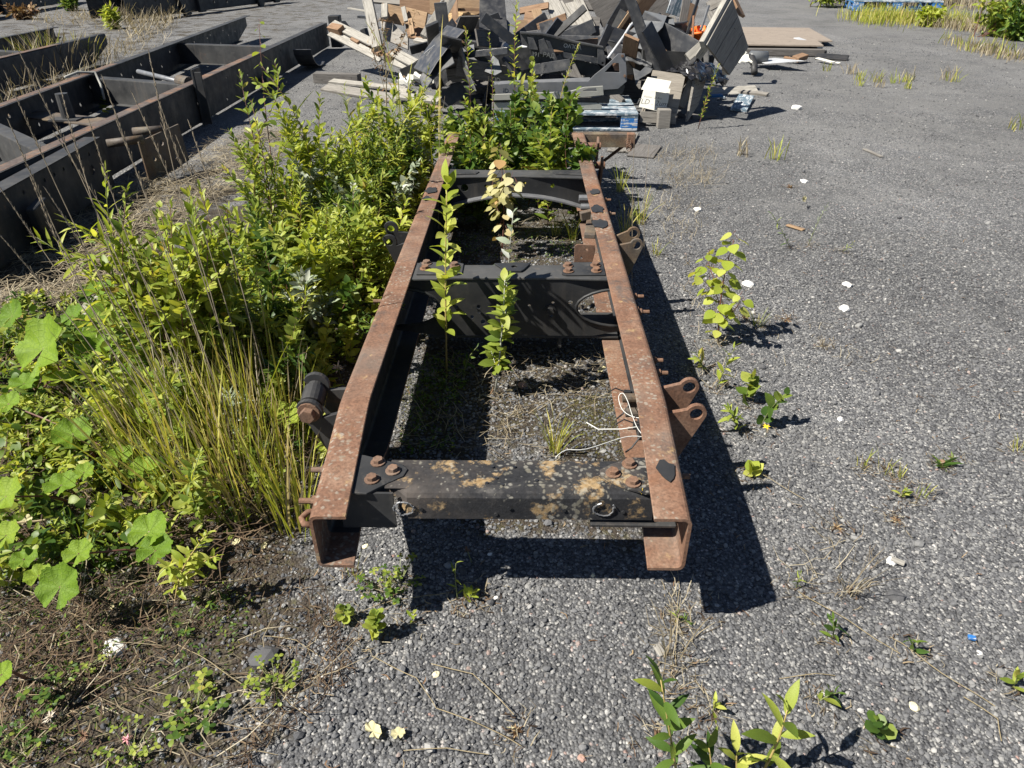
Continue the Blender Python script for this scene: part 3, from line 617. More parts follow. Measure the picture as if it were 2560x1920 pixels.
hs = [disc(.017, 8, t, z) for t, z in zip(np.cumsum(rs.uniform(.16, .42, 26))+.6, rs.uniform(.11, .30, 26))]
rl = rail_plain((-3.86, 4.6), (-4.62, 13.0), .045, .352, .085, -1, M['oldblack'], f2, holes=hs, taper=.7)
MB().bar((-3.84, 4.7, .3535), (-4.10, 7.6, .3535), .07, .002).build('rust_skin', M['rust_patchy'], f2)
def xmember(p, q, zb, zt, mat, parent, name='crossmember'):
    p, q = Vector(p), Vector(q); m = MB(); d = (q-p).normalized(); nn = Vector((d.y, -d.x, 0))
    m.bar(p+Vector((0, 0, (zb+zt)/2)), q+Vector((0, 0, (zb+zt)/2)), zt-zb, .008, nn); m.bar(p+nn*-.05+Vector((0, 0, zt)), q+nn*-.05+Vector((0, 0, zt)), .10, .008); m.bar(p+nn*.03+Vector((0, 0, zb)), q+nn*.03+Vector((0, 0, zb)), .06, .008)
    return m.build(name, mat, parent, bevel=.002)
xmember((-4.3, 7.1, 0), (-2.87, 6.55, 0), .10, .31, M['blackgrey'], f2)
xmember((-3.95, 5.2, 0), (-2.83, 4.2, 0), .10, .31, M['blackgrey'], f2)
xmember((-4.5, 9.6, 0), (-2.93, 9.2, 0), .10, .31, M['oldblack'], f2)
m = MB(); m.tube([(-3.75, 7.35, .315), (-2.95, 6.62, .315)], .022, 10); m.build('torsion_rod', M['metal_grey'], f2, smooth=True)
MB().tube([(-3.08, 6.72, .33), (-2.94, 6.6, .33)], .05, 14).build('rod_end', M['rust_dark'], f2)
m = MB(); a = at(500, 140, y=6.5); m.bar((-2.80, 6.45, .02), (-2.80, 6.45, .47), .16, .02, (1, 0, 0)); m.bar((-2.76, 6.38, .03), (-2.76, 6.38, .45), .07, .012, (0, 1, 0)); m.build('mounting_bracket', M['black'], f2, bevel=.004)
# flat cross plate with a short post between the rails
m = MB(); m.bar((-4.12, 5.95, .21), (-2.86, 5.45, .205), .22, .012); m.build('cross_plate', M['rust_dark'], f2, bevel=.003)
m = MB(); m.tube([(-3.55, 5.70, .21), (-3.55, 5.70, .40)], [.05, .045], 14); m.box((-3.55, 5.66, .218), (.22, .12, .012)); m.build('post', M['blackgrey'], f2)
MB().tube([(-4.12, 6.75, .355), (-4.08, 6.9, .375), (-3.98, 7.0, .36), (-3.9, 6.9, .27), (-3.88, 6.85, .15)], .012, 8).build('hose', M['plastic_beige'], f2, smooth=True)
# far end of the near rail: brake bracket and a bent guard plate
m = MB(); m.box((-2.80, 11.6, .25), (.16, .18, .42)); m.bar((-2.7, 11.55, .35), (-2.42, 11.35, .05), .10, .12); m.bar((-2.72, 11.5, .22), (-2.30, 11.4, .20), .05, .06); m.bar((-2.35, 11.4, .3), (-2.28, 11.35, .02), .07, .10); m.tube([(-2.5, 11.3, .12), (-2.2, 11.3, .12)], .06, 10); m.build('brake_bracket', M['black'], f2, bevel=.01)
m = MB(); cc = Vector((-2.74, 9.9, .28)); pr = [cc+Vector((.0, -.42*math.cos(a), -.26*math.sin(a))) for a in np.linspace(.1, math.pi*.62, 9)]
for i in range(8): m.bar(pr[i], pr[i+1]+(pr[i+1]-pr[i])*.05, .22, .012, (0, pr[i].y-cc.y, pr[i].z-cc.z))
m.build('guard_plate', M['plastic_dark'], f2)
m = MB(); m.bar((-2.84, 8.4, .0), (-2.84, 8.4, .12), .05, .05); m.bar((-2.78, 8.1, .0), (-2.78, 8.1, .12), .04, .05); m.box((-2.80, 8.25, .12), (.10, .40, .05)); m.build('spring_hanger', M['black'], f2, bevel=.004)
# short bolted extension rail in front of the long one
f2b = thing('extension_rail', 'short dark rail with a row of bolt holes in front of the long frame', 'steel rail', (-2.6, 3.8, 0))
hs = [disc(.012, 8, t, .29) for t in np.arange(.55, 1.45, .11)]+[disc(.03, 12, 1.3, .2)]
rail_plain((-2.52, 3.0), (-2.655, 4.52), .035, .345, .10, 1, M['oldblack'], f2b, holes=hs)
m = MB(); m.plate([(0, 0), (.42, .05), (.40, .30), (0, .27)], [disc(.015, 8, .1, .14), disc(.012, 8, .3, .1), disc(.018, 8, .2, .22)], .012, Matrix.Translation((-2.48, 4.62, .02))@Matrix.Rotation(R(75), 4, 'Z')@Matrix.Rotation(R(90), 4, 'X')); m.build('end_plate', M['rust_dark'], f2b, bevel=.002)
MB().tube([(-2.66, 4.58, .29), (-2.46, 4.66, .30)], .026, 12).build('grey_pipe', M['rust_dark'], f2b, smooth=True)
MB().tube([(-2.60, 4.82, .31), (-2.42, 4.86, .315)], .026, 12).build('grey_pipe', M['rust_dark'], f2b, smooth=True)
m = MB(); m.plate([(-.1, 0), (.1, 0), (.12, .1), (.02, .24), (-.12, .22)], [], .05, Matrix.Translation((-2.50, 3.55, .02))@Matrix.Rotation(R(95), 4, 'Z')@Matrix.Rotation(R(90), 4, 'X')); m.build('support_foot', M['black'], f2b, bevel=.01)
# third frame, upper left
f3 = thing('truck_chassis_frame', 'dark chassis frame with cut sloping end at the upper left edge', 'chassis frame', (-6.2, 9, 0))
A3, B3 = (-5.45, 6.5), (-5.62, 10.4)
rail_plain(A3, B3, .04, .35, .09, 1, M['oldblack'], f3, taper=.5); MB().bar((-5.50, 6.5, .352), (-5.60, 9.2, .352), .08, .002).build('rust_skin', M['rust_patchy'], f3)
rail_plain((-6.7, 7.5), (-6.85, 11.3), .04, .35, .09, -1, M['oldblack'], f3, taper=.7); xmember((-6.75, 9.0, 0), (-5.6, 8.6, 0), .1, .33, M['blackgrey'], f3); xmember((-6.75, 8.3, 0), (-5.6, 7.9, 0), .1, .33, M['blackgrey'], f3)
# frames at the back
def backframe(label, A, B, w, zt, bits):
    f = thing('truck_chassis_frame', label, 'chassis frame', ((A[0]+B[0])/2, (A[1]+B[1])/2, 0))
    A, B = Vector((*A, 0)), Vector((*B, 0)); d = (B-A).normalized(); nn = Vector((-d.y, d.x, 0)); L = (B-A).length
    hs = [disc(.03, 8, t, .25+.1*math.sin(t*9)) for t in np.arange(.4, L-.2, .47)]
    rail_plain(A, B, .06, zt, .09, 1, M['oldblack'], f, holes=hs); rail_plain(A+nn*w, B+nn*w, .06, zt, .09, -1, M['oldblack'], f)
    for t in (.15, .5, .85): xmember(A+d*L*t, A+d*L*t+nn*w, .15, zt-.05, M['black'], f)
    for t, kx in bits:
        p = A+d*t; m = MB(); m.plate([(-.14, .36), (.12, .36), (.2, .0), (.1, -.05), (0, -.04)] if kx else [(-.1, .4), (.1, .4), (.1, .0), (-.1, .0)], [], .08, Matrix.Translation(p-nn*.06+Vector((0, 0, .04)))@Matrix((d, Vector((0, 0, 1)), d.cross(Vector((0, 0, 1))))).transposed().to_4x4()); m.build('spring_hanger', M['black'], f, bevel=.008)
    return f
backframe('dark chassis frame with hanging brackets across the far left background', at(325, 58).xy, at(720, 6).xy, .95, .42, ((1.6, 1), (2.2, 0), (4.4, 1), (5.2, 0)))
backframe('dark chassis frame cut by the upper left corner of the view', at(-150, 72).xy, at(205, 5).xy, 1.0, .5, ((1.0, 1), (2.6, 0)))
backframe('dark chassis frame farthest away at the top left', at(120, -12).xy, at(430, -36).xy, 1.0, .45, ((3.0, 1),))
# ------------------------------------------------------------------ scrap heap
def P(u, v, y): return at(u, v, y=y)
def one(o, label, cat, group=None): return prop(o, label, cat, group)
def text_mesh(txt, size, M4, mat, parent, name='lettering', shear=0., depth=.0006):
    cu = bpy.data.curves.new('t', 'FONT'); cu.body = txt; cu.size = size; cu.extrude = depth; cu.shear = shear; cu.resolution_u = 2; cu.align_x = 'CENTER'; cu.align_y = 'CENTER'
    ob = bpy.data.objects.new('t', cu); C.objects.link(ob); dg = bpy.context.evaluated_depsgraph_get()
    me = bpy.data.meshes.new_from_object(ob.evaluated_get(dg)); bpy.data.objects.remove(ob); bpy.data.curves.remove(cu)
    me.materials.clear()
    return link_mesh(name, me, mat, M4, parent)
# blue pallet in front
def pallet(label, M4, mats, L=1.2, Wd=.8, group=None, skip=(), dk=5, name='pallet', rnd=0.):
    """EUR-like pallet built board by board; M4 places its bottom centre"""
    t = bpy.data.objects.new(name, None); attach(t, M4); prop(t, label, 'pallet', group); t.empty_display_size = .05
    def bx(nm, c, d, mt):
        mb = MB().box((0, 0, 0), d); me = bpy.data.meshes.new(nm); me.from_pydata(mb.v, [], mb.f)
        j = Matrix.Rotation(rnd*random.uniform(-.03, .03), 4, 'Z')
        link_mesh(nm, me, mt, M4@Matrix.Translation(Vector(c))@j, t, bevel=.003)
    for i, y in enumerate((-Wd/2+.05, 0, Wd/2-.05)):
        bx('bottom_board', (0, y, .011), (L, .098, .020), mats[0])
        for k, x in enumerate((-L/2+.07, 0, L/2-.07)): bx('block', (x, y, .061), (.14, .095, .078), mats[1])
    for x in (-L/2+.07, 0, L/2-.07): bx('stringer_board', (x, 0, .1115), (.14, Wd-.006, .021), mats[0])
    for i, y in enumerate(np.linspace(-Wd/2+.06, Wd/2-.06, dk)):
        if i not in skip: bx('deck_board', (0, y, .1335), (L, .12 if dk < 6 else .09, .021), mats[2])
    return t
pallet('peeling blue pallet under the bumpers at the front of the heap', Matrix.Translation((.36, 6.62, .004))@Matrix.Rotation(R(-1.5), 4, 'Z'), (M['bluegrey'], M['blue'], M['bluegrey']))
# wooden crate with a taped paper sheet
cr = thing('wooden_crate', 'broken plywood crate with a white handwritten sheet taped on', 'crate', (1.2, 6.7, 0))
q = [P(1632, 176, 6.68), P(1714, 188, 6.60), P(1691, 291, 6.42), P(1603, 281, 6.50)]
fp = panel('front_panel', q, .02, M['plypale'], cr); fn = (q[1]-q[0]).cross(q[3]-q[0]).normalized(); fn = fn if fn.y < 0 else -fn
sp_ = [P(1737, 190, 6.62), P(1768, 182, 6.95), P(1742, 262, 6.75), P(1716, 304, 6.48)]
panel('side_panel', sp_, .022, M['wood_grey'], cr)
board('corner_post', P(1735, 186, 6.68), P(1700, 268, 6.60), .07, .06, M['wood_grey'], (0, -1, 0), cr)
panel('back_panel', [P(1640, 170, 7.3), P(1765, 178, 7.2), P(1735, 250, 7.1), P(1640, 250, 7.2)], .02, M['wood_darkgrey'], cr)
board('bottom_board', P(1600, 292, 6.42), P(1690, 296, 6.42), .09, .025, M['wood_grey'], (0, -1, .2), cr)
m = MB(); b = P(1658, 326, 6.33); m.box((b.x, b.y+.05, .075), (.105, .12, .15)); o = m.build('foot_block', M['wood_grey'], cr, bevel=.004)
pp = [P(1612, 216, 6.55)+fn*.016, P(1676, 224, 6.52)+fn*.016, P(1665, 284, 6.42)+fn*.016, P(1597, 269, 6.47)+fn*.016]
sh = panel('paper_sheet', pp, .0015, M['paper'], None, bevel=0); one(sh, 'torn white paper sheet with handwriting taped on the crate', 'paper')
fl_ = [P(1619, 197, 6.50)+fn*.03, P(1678, 207, 6.46)+fn*.03, P(1666, 238, 6.38)+fn*.05, P(1603, 230, 6.42)+fn*.05]
panel('folded_flap', fl_, .0015, M['paper'], sh, bevel=0)
for i in range(6):
    a = P(1632+i*8, 284+random.uniform(-3, 3), 6.43)+fn*.017; panel('torn_strip', [a, a+Vector((.02, 0, 0)), a+Vector((.012, -.004, -.03-.02*random.random()))], .0012, M['paper'], sh, bevel=0)
ex = (pp[1]-pp[0]).normalized(); ez = (pp[0]-pp[3]); ez = (ez-ex*ez.dot(ex)).normalized(); en = ex.cross(ez)
def text_at(txt, u, v, size, mat, par, org, ex, ez, off, shear=.25, flip=False):
    n_ = ex.cross(ez); d = (P(u, v, 6.0)-CAM).normalized(); t = (org-CAM).dot(n_)/d.dot(n_); c = CAM+d*t+n_*off
    Mx = Matrix((ex, ez, n_)).transposed().to_4x4()
    if flip: Mx = Mx@Matrix.Rotation(math.pi, 4, 'Z')
    return text_mesh(txt, size, Matrix.Translation(c)@Mx, mat, par, shear=shear)
if en.y > 0: ez_ = ez; en = -en
text_at('FLD . 2um', 1631, 257, .062, M['ink'], sh, pp[0], ex, ez, .0022 if ex.cross(ez).y < 0 else -.0022)
text_at('Fomter  20 Rau', 1632, 244, .024, M['ink'], sh, pp[0], ex, ez, .0022 if ex.cross(ez).y < 0 else -.0022)
# leaning panel of three grey boards
lp = thing('wooden_hatch', 'tilted grey panel of three nailed boards leaning at the right of the heap', 'wooden panel', (2.0, 7.6, 0))
c4 = [P(1828, -4, 6.75), P(1869, 118, 7.05), None, P(1764, 112, 6.45)]
_n = (c4[1]-c4[0]).cross(c4[3]-c4[0]); _d = P(1822, 188, 6)-CAM; c4[2] = CAM+_d*((c4[0]-CAM).dot(_n)/_d.dot(_n))
for i in range(3):
    a, b = i/3+.006, (i+1)/3-.006
    panel('board', [c4[0].lerp(c4[1], a), c4[0].lerp(c4[1], b), c4[3].lerp(c4[2], b), c4[3].lerp(c4[2], a)], .022, M['wood_grey'], lp, x=c4[3]-c4[0])
nl = (c4[1]-c4[0]).cross(c4[3]-c4[0]).normalized(); nl = nl if nl.x < 0 else -nl
board('batten', c4[0]+nl*.03, c4[3]+nl*.03, .07, .045, M['wood_white'], nl, lp); board('batten', c4[1]+nl*.03-(c4[1]-c4[0])*.08, c4[2]+nl*.03-(c4[1]-c4[0])*.08, .07, .045, M['wood_grey'], nl, lp)
board('batten', P(1768, 110, 6.5), P(1746, 142, 6.6), .06, .04, M['wood_white'], (0, -1, .3), lp)
one(board('plank', P(1815, 60, 7.0), P(1718, 144, 6.85), .07, .03, M['wood_white'], (0, -1, .4)), 'white stick running under the tilted board panel', 'plank')
# crumpled black plastic sheet strapped over the front
def crumple(name, rows, t, amp, mat, seed=1, sub=6):
    """loft through rows of 3-D points, crumpled"""
    n = len(rows[0]); V = []; nr = len(rows)
    NR, NC = (nr-1)*sub+1, (n-1)*sub+1
    for i in range(NR):
        for j in range(NC):
            a, b = i/sub, j/sub; i0, j0 = min(int(a), nr-2), min(int(b), n-2); fa, fb = a-i0, b-j0
            p = (rows[i0][j0]*(1-fa)+rows[i0+1][j0]*fa)*(1-fb)+(rows[i0][j0+1]*(1-fa)+rows[i0+1][j0+1]*fa)*fb
            q = p*14+Vector((seed*9, 0, 0)); V.append(p+Vector((mnoise.noise(q), mnoise.noise(q+Vector((5, 0, 0))), mnoise.noise(q+Vector((0, 7, 0)))))*amp+Vector((0, 0, 1))*amp*.8*mnoise.noise(q*2.7))
    F = [(i*NC+j, i*NC+j+1, (i+1)*NC+j+1, (i+1)*NC+j) for i in range(NR-1) for j in range(NC-1)]
    me = bpy.data.meshes.new(name); org = sum(V, Vector())/len(V); me.from_pydata([v-org for v in V], [], F)
    o = link_mesh(name, me, mat, Matrix.Translation(org)); s = o.modifiers.new('thick', 'SOLIDIFY'); s.thickness = t
    return o
one(crumple('plastic_sheet', [[P(1640, 150, 7.2), P(1690, 154, 7.1), P(1735, 152, 7.0), P(1775, 158, 7.1), P(1815, 180, 7.2)], [P(1650, 168, 6.9), P(1700, 176, 6.8), P(1740, 178, 6.6), P(1775, 186, 6.75), P(1822, 205, 7.0)], [P(1665, 176, 6.75), P(1712, 186, 6.55), P(1742, 200, 6.55), P(1790, 204, 6.7), P(1806, 213, 6.95)]], .002, .035, M['tarp']), 'glossy crumpled black plastic sheet wrapped around the crate corner', 'plastic sheet')
# bumper beams and grille parts stacked on the pallet
def beam(name, p, q, sec, mat, n=(0, -1, .2), holes=None):
    p, q = Vector(p), Vector(q); Fm = frame_of(q-p, n); secs = [[p.lerp(q, t)+Fm@Vector((0, a, b)) for a, b in sec] for t in (0, .25, .5, .75, 1)]
    return MB().sweep(secs).build(name, mat, None, org=(p+q)/2, bevel=.003)
Csec = lambda h, d, t=.006: [(-h/2, 0), (h/2, 0), (h/2, -d), (h/2-t, -d), (h/2-t, -t), (-h/2+t, -t), (-h/2+t, -d), (-h/2, -d)]
b1 = thing('bumper_beam', 'dark grey steel bumper beam with a pale worn end plate', 'bumper beam', (.5, 6.75, .15))
y1 = 6.46
pts = [(1235, 212), (1300, 206), (1470, 203), (1487, 186), (1510, 168), (1530, 150), (1545, 134), (1562, 134), (1566, 170), (1567, 203), (1545, 222), (1400, 232), (1240, 236)]
hole = [P(1512, 180, y1), P(1530, 157, y1), P(1548, 158, y1), P(1549, 181, y1)]
def upright(name, px, y, t, mat, parent, holes_px=(), n=(0, -1, 0), tilt=0.):
    c = P(px[0][0], px[0][1], y); Mx = Matrix.Translation(c)@Matrix.Rotation(R(90), 4, 'X'); I = Mx.inverted()
    f = lambda u, v: tuple((I@P(u, v, y)).xy)
    mb = MB().plate([f(*p) for p in px], [[f(*p) for p in h] for h in holes_px], t, Mx)
    return mb.build(name, mat, parent, org=c, bevel=.002)
upright('face', pts, y1, .012, M['metal_grey'], b1, [[(1512, 180), (1533, 157), (1547, 158), (1549, 181)]])
board('top_flange', P(1235, 210, y1+.05), P(1476, 200, y1+.05), .10, .01, M['metal_grey'], (0, -.2, 1), b1)
m = MB()
for u, v in ((1556, 140), (1562, 190)): m.plate(disc(.011, 10), [], .01, Matrix.Translation(P(u, v, y1-.012))@Matrix.Rotation(R(90), 4, 'X'))
m.build('rivet', M['rust_bolt'], b1); upright('rust_patch', [(1531, 160), (1548, 154), (1548, 178), (1536, 176)], y1+.02, .006, M['rust_plain'], b1)
upright('under_face', [(1240, 236), (1545, 222), (1560, 205), (1562, 218), (1555, 235), (1240, 262)], y1+.03, .01, M['black'], b1)
b2 = thing('bumper_strip', 'pale grey plastic bumper strip with a slot at its right end', 'bumper strip', (.4, 6.6, .15))
y2 = 6.32
upright('face', [(1230, 236), (1340, 232), (1420, 229), (1460, 218), (1507, 215), (1509, 237), (1440, 244), (1350, 247), (1230, 250)], y2, .03, M['plastic_beige'], b2, [[(1455, 227), (1470, 221), (1490, 219), (1492, 227)]])
upright('lower_face', [(1230, 256), (1350, 254), (1490, 256), (1505, 262), (1503, 273), (1230, 274)], y2+.02, .03, M['plastic_beige'], b2)
upright('dark_insert', [(1230, 247), (1490, 244), (1505, 240), (1525, 242), (1522, 258), (1480, 257), (1230, 257)], y2+.03, .02, M['plastic_black'], b2)
b3 = thing('bumper_module', 'black bumper beam with upside down white lettering in the middle of the heap', 'bumper', (.4, 7.1, .2))
y3 = 6.85
upright('upper_face', [(1300, 83), (1355, 86), (1385, 94), (1440, 108), (1508, 120), (1502, 143), (1440, 134), (1390, 124), (1305, 112)], y3, .02, M['plastic_dark'], b3)
upright('lower_face', [(1408, 130), (1500, 146), (1505, 160), (1410, 143)], y3-.04, .03, M['plastic_dark'], b3)
upright('end_bracket', [(1493, 120), (1507, 118), (1514, 150), (1512, 168), (1494, 158)], y3-.05, .03, M['plastic_dark'], b3, [[(1504, 155), (1509, 155), (1509, 160), (1504, 160)]])
upright('back_face', [(1200, 120), (1320, 118), (1420, 140), (1500, 165), (1500, 190), (1200, 176)], y3+.05, .01, M['plastic_black'], b3)
for px_ in ([(1318, 92), (1334, 95), (1346, 125), (1324, 123)], [(1346, 100), (1360, 96), (1380, 140), (1350, 135)], [(1364, 100), (1375, 104), (1400, 165), (1390, 168)]):
    upright('strut', px_, y3-.06, .012, M['plastic_dark'], b3, [])
upright('rail_lip', [(1300, 84), (1355, 87), (1440, 108), (1508, 120), (1508, 116), (1440, 103), (1355, 82), (1300, 79)], y3-.03, .08, M['blackgrey'], b3)
XX, ZZ = Vector((1, 0, -.12)).normalized(), Vector((.12, 0, 1)).normalized()
def wtxt(txt, u, v, y, size, mat, par, flip=False, shear=0): text_at(txt, u, v, size, mat, par, P(u, v, y), XX, ZZ, .013, shear, flip)
wtxt('VOLVO', 1431, 115, y3, .048, M['chalk'], b3, True); wtxt('XM', 1419, 123, y3, .03, M['chalk_dim'], b3, True)
wtxt('РАД', 1372, 138, y3-.07, .05, M['chalk_dim'], b3); wtxt('391', 1339, 136, y3-.07, .05, M['chalk_dim'], b3); wtxt('ID', 1244, 200, y1-.02, .05, M['chalk_dim'], b1); wtxt('80', 1238, 214, y1-.02, .05, M['chalk_dim'], b1)
one(beam('grille_bar', P(1405, 97, 7.35), P(1512, 100, 7.25), [(-.03, -.02), (.03, -.02), (.03, .02), (-.03, .02)], M['plastic_dark']), 'dark horizontal bar lying behind the lettered bumper', 'metal bar')
one(beam('long_trim', P(1135, 82, 7.6), P(1310, 128, 7.0), Csec(.10, .06), M['plastic_dark'], (0, -.6, 1)), 'long black trim strip sloping towards the lettered bumper', 'trim strip')
one(board('trim_highlight', P(1260, 110, 7.12), P(1315, 122, 7.02), .06, .01, M['metal_sheet'], (0, -.7, 1)), 'short pale strip standing for the highlight on the long black trim', 'metal strip')  # pale strip puts the trim's highlight in as a shape
# mud guards: bent sheets
def bent(name, prof, ext, t, mat):
    """profile of 3-D points pushed along ext, thickness t"""
    n = len(prof); V = []
    for k in (0, 1): V += [Vector(p)+Vector(ext)*k for p in prof]
    org = sum(V, Vector())/len(V); me = bpy.data.meshes.new(name); me.from_pydata([v-org for v in V], [], [(i, i+1, n+i+1, n+i) for i in range(n-1)])
    o = link_mesh(name, me, mat, Matrix.Translation(org)); s = o.modifiers.new('thick', 'SOLIDIFY'); s.thickness = t; b = o.modifiers.new('bev', 'BEVEL'); b.width = .004; b.segments = 1
    return o
one(bent('mud_guard', [P(1036, 172, 7.0), P(1055, 140, 7.05), P(1085, 100, 7.1), P(1118, 66, 7.15), P(1124, 68, 7.15)], P(1075, 190, 6.6)-P(1036, 172, 7.0), .012, M['plastic_dark']), 'black sloping mud guard panel at the left front of the heap', 'mud guard')
one(bent('mud_guard', [P(1124, 70, 7.1), P(1132, 100, 7.0), P(1146, 150, 6.85), P(1166, 205, 6.75)], (.10, -.30, -.03), .012, M['plastic_grey']), 'grey mud guard panel standing upright beside the sloping black one', 'mud guard')
one(bent('mud_guard', [P(1050, 195, 6.75), P(1075, 160, 6.8), P(1100, 138, 6.8), P(1126, 122, 6.8)], (.05, -.16, -.10), .012, M['plastic_dark']), 'small dark curved panel under the sloping mud guard', 'mud guard')
one(board('rib', P(1062, 138, 6.95), P(1122, 88, 7.0), .03, .015, M['plastic_smoke'], (0, -1, .3)), 'thin pale ridge strip on the sloping mud guard', 'trim strip')
one(panel('cover', [P(1199, -12, 7.8), P(1262, 0, 7.75), P(1272, 106, 7.3), P(1198, 92, 7.4)], .012, M['plastic_black'], bevel=.004), 'upright glossy black plastic cover in front of the crates', 'plastic cover')
one(panel('cover', [P(1262, 45, 7.7), P(1275, 60, 7.6), P(1272, 85, 7.4), P(1255, 80, 7.5)], .008, M['plastic_smoke'], bevel=.002), 'small torn grey edge beside the glossy black cover', 'plastic scrap')
sc_ = bent('scrap_sheet', [P(1078, 62, 7.9), P(1090, 80, 7.7), P(1105, 78, 7.6), P(1120, 58, 7.7), P(1130, 45, 7.8)], (.1, -.12, -.12), .006, M['plastic_black']); one(sc_, 'folded black scrap sheet above the sloping mud guard', 'plastic scrap')
for i, (q, mt, lb) in enumerate((
    ([P(1212, 180, 6.8), P(1233, 140, 6.9), P(1246, 150, 6.85), P(1254, 178, 6.75), P(1238, 190, 6.75)], 'plastic_smoke', 'crinkled grey plastic scrap behind the willow shoots'),
    ([P(1165, 115, 7.1), P(1185, 110, 7.1), P(1188, 140, 7.0), P(1170, 135, 7.0)], 'metal_grey', 'pierced grey metal plate between mud guard and trim'),
    ([P(1205, 130, 7.0), P(1230, 134, 7.0), P(1232, 146, 6.9), P(1212, 146, 6.9)], 'rust_plain', 'rusty bracket under the long black trim'))):
    one(panel('scrap_plate', q, .01, M[mt]), lb, 'scrap')
# smoky plastic housings in the right half of the heap
one(bent('housing', [P(1562, 112, 7.1), P(1575, 80, 7.2), P(1600, 55, 7.3), P(1612, 28, 7.5), P(1628, 32, 7.5), P(1630, 48, 7.4)], P(1590, 128, 6.9)-P(1562, 112, 7.1)+Vector((.10, 0, 0)), .006, M['plastic_smoke']), 'smoky grey plastic housing with torn rim', 'plastic housing')
one(bent('housing', [P(1506, 68, 7.3), P(1545, 72, 7.3), P(1560, 92, 7.2), P(1533, 122, 7.0), P(1512, 100, 7.1)], (.02, -.16, -.10), .008, M['plastic_dark']), 'dark grey lamp housing above the pale end plate', 'plastic housing')
one(bent('housing', [P(1600, 75, 7.2), P(1628, 60, 7.3), P(1634, 76, 7.2), P(1612, 98, 7.1)], (.02, .05, -.16), .008, M['plastic_black']), 'black box shaped part beside the smoky housing', 'plastic housing')
one(bent('housing', [P(1604, 102, 7.0), P(1622, 92, 7.0), P(1626, 118, 6.95), P(1636, 126, 6.9), P(1630, 136, 6.9)], (.05, 0, .01), .006, M['plastic_smoke']), 'bent grey plastic hook in front of the dark tub', 'plastic scrap')
one(crumple('sheet', [[P(1552, 112, 7.1), P(1590, 125, 7.0), P(1630, 160, 6.85)], [P(1565, 150, 6.8), P(1600, 160, 6.75), P(1625, 172, 6.7)]], .005, .02, M['plastic_grey'], 3, 4), 'crumpled grey sheet behind the crate', 'plastic sheet')
one(panel('torn_sheet', [P(1582, 172, 6.62), P(1600, 180, 6.6), P(1615, 160, 6.6), P(1633, 168, 6.6), P(1625, 185, 6.6), P(1598, 200, 6.55), P(1590, 216, 6.5)], .006, M['plastic_grey'], holes=[]), 'torn grey sheet hanging left of the crate', 'plastic sheet')
one(MB().tube([P(1520, 145, 6.7), P(1540, 118, 6.8), P(1560, 90, 6.9), P(1575, 65, 7.0), P(1590, 50, 7.1), P(1602, 46, 7.2)], .012, 8).build('hose', M['metal_sheet'], smooth=True), 'curved silver hose rising beside the smoky housing', 'hose')
# dark tub and ring
c = P(1650, 110, 7.6); m = MB(); sec = []
for r, z in ((.22, 0), (.25, .28), (.265, .29), (.24, .30), (.225, .28), (.2, .03)): sec.append([Vector((c.x+r*math.cos(a), c.y+.1+r*math.sin(a), c.z-.10+z)) for a in np.linspace(0, 2*math.pi, 24, endpoint=False)])
one(m.sweep(sec).build('tub', M['plastic_dark'], bevel=0, smooth=True), 'dark round plastic tub in the middle of the right half', 'tub')
c = P(1680, 112, 7.3); m = MB(); N1, N2 = 28, 10; vs = []; Fm = frame_of((1, 0, 0), (-.2, -.75, .6))
for i in range(N1):
    for j in range(N2):
        a, b = 2*math.pi*i/N1, 2*math.pi*j/N2; vs.append(c+Fm@Vector(((.11+.055*math.cos(b))*math.cos(a), (.11+.055*math.cos(b))*math.sin(a), .055*math.sin(b))))
m.add(vs, [(i*N2+j, ((i+1) % N1)*N2+j, ((i+1) % N1)*N2+(j+1) % N2, i*N2+(j+1) % N2) for i in range(N1) for j in range(N2)]); one(m.build('rubber_ring', M['rubber'], smooth=True, org=c), 'black rubber ring lying in front of the dark tub', 'rubber ring')
# orange cup
c = P(1748, 92, 7.6); m = MB(); Fm = frame_of((1, .2, .3), (-.3, -.3, 1)); sec = []
for r, z in ((.055, -.09), (.07, .05), (.078, .05), (.08, .075), (.066, .075), (.05, -.07)): sec.append([c+Fm@Vector((r*math.cos(a), r*math.sin(a), z)) for a in np.linspace(0, 2*math.pi, 20, endpoint=False)])
one(m.sweep(sec).build('bucket', M['orange'], smooth=True, org=c), 'bright orange plastic bucket behind the tilted board panel', 'bucket')
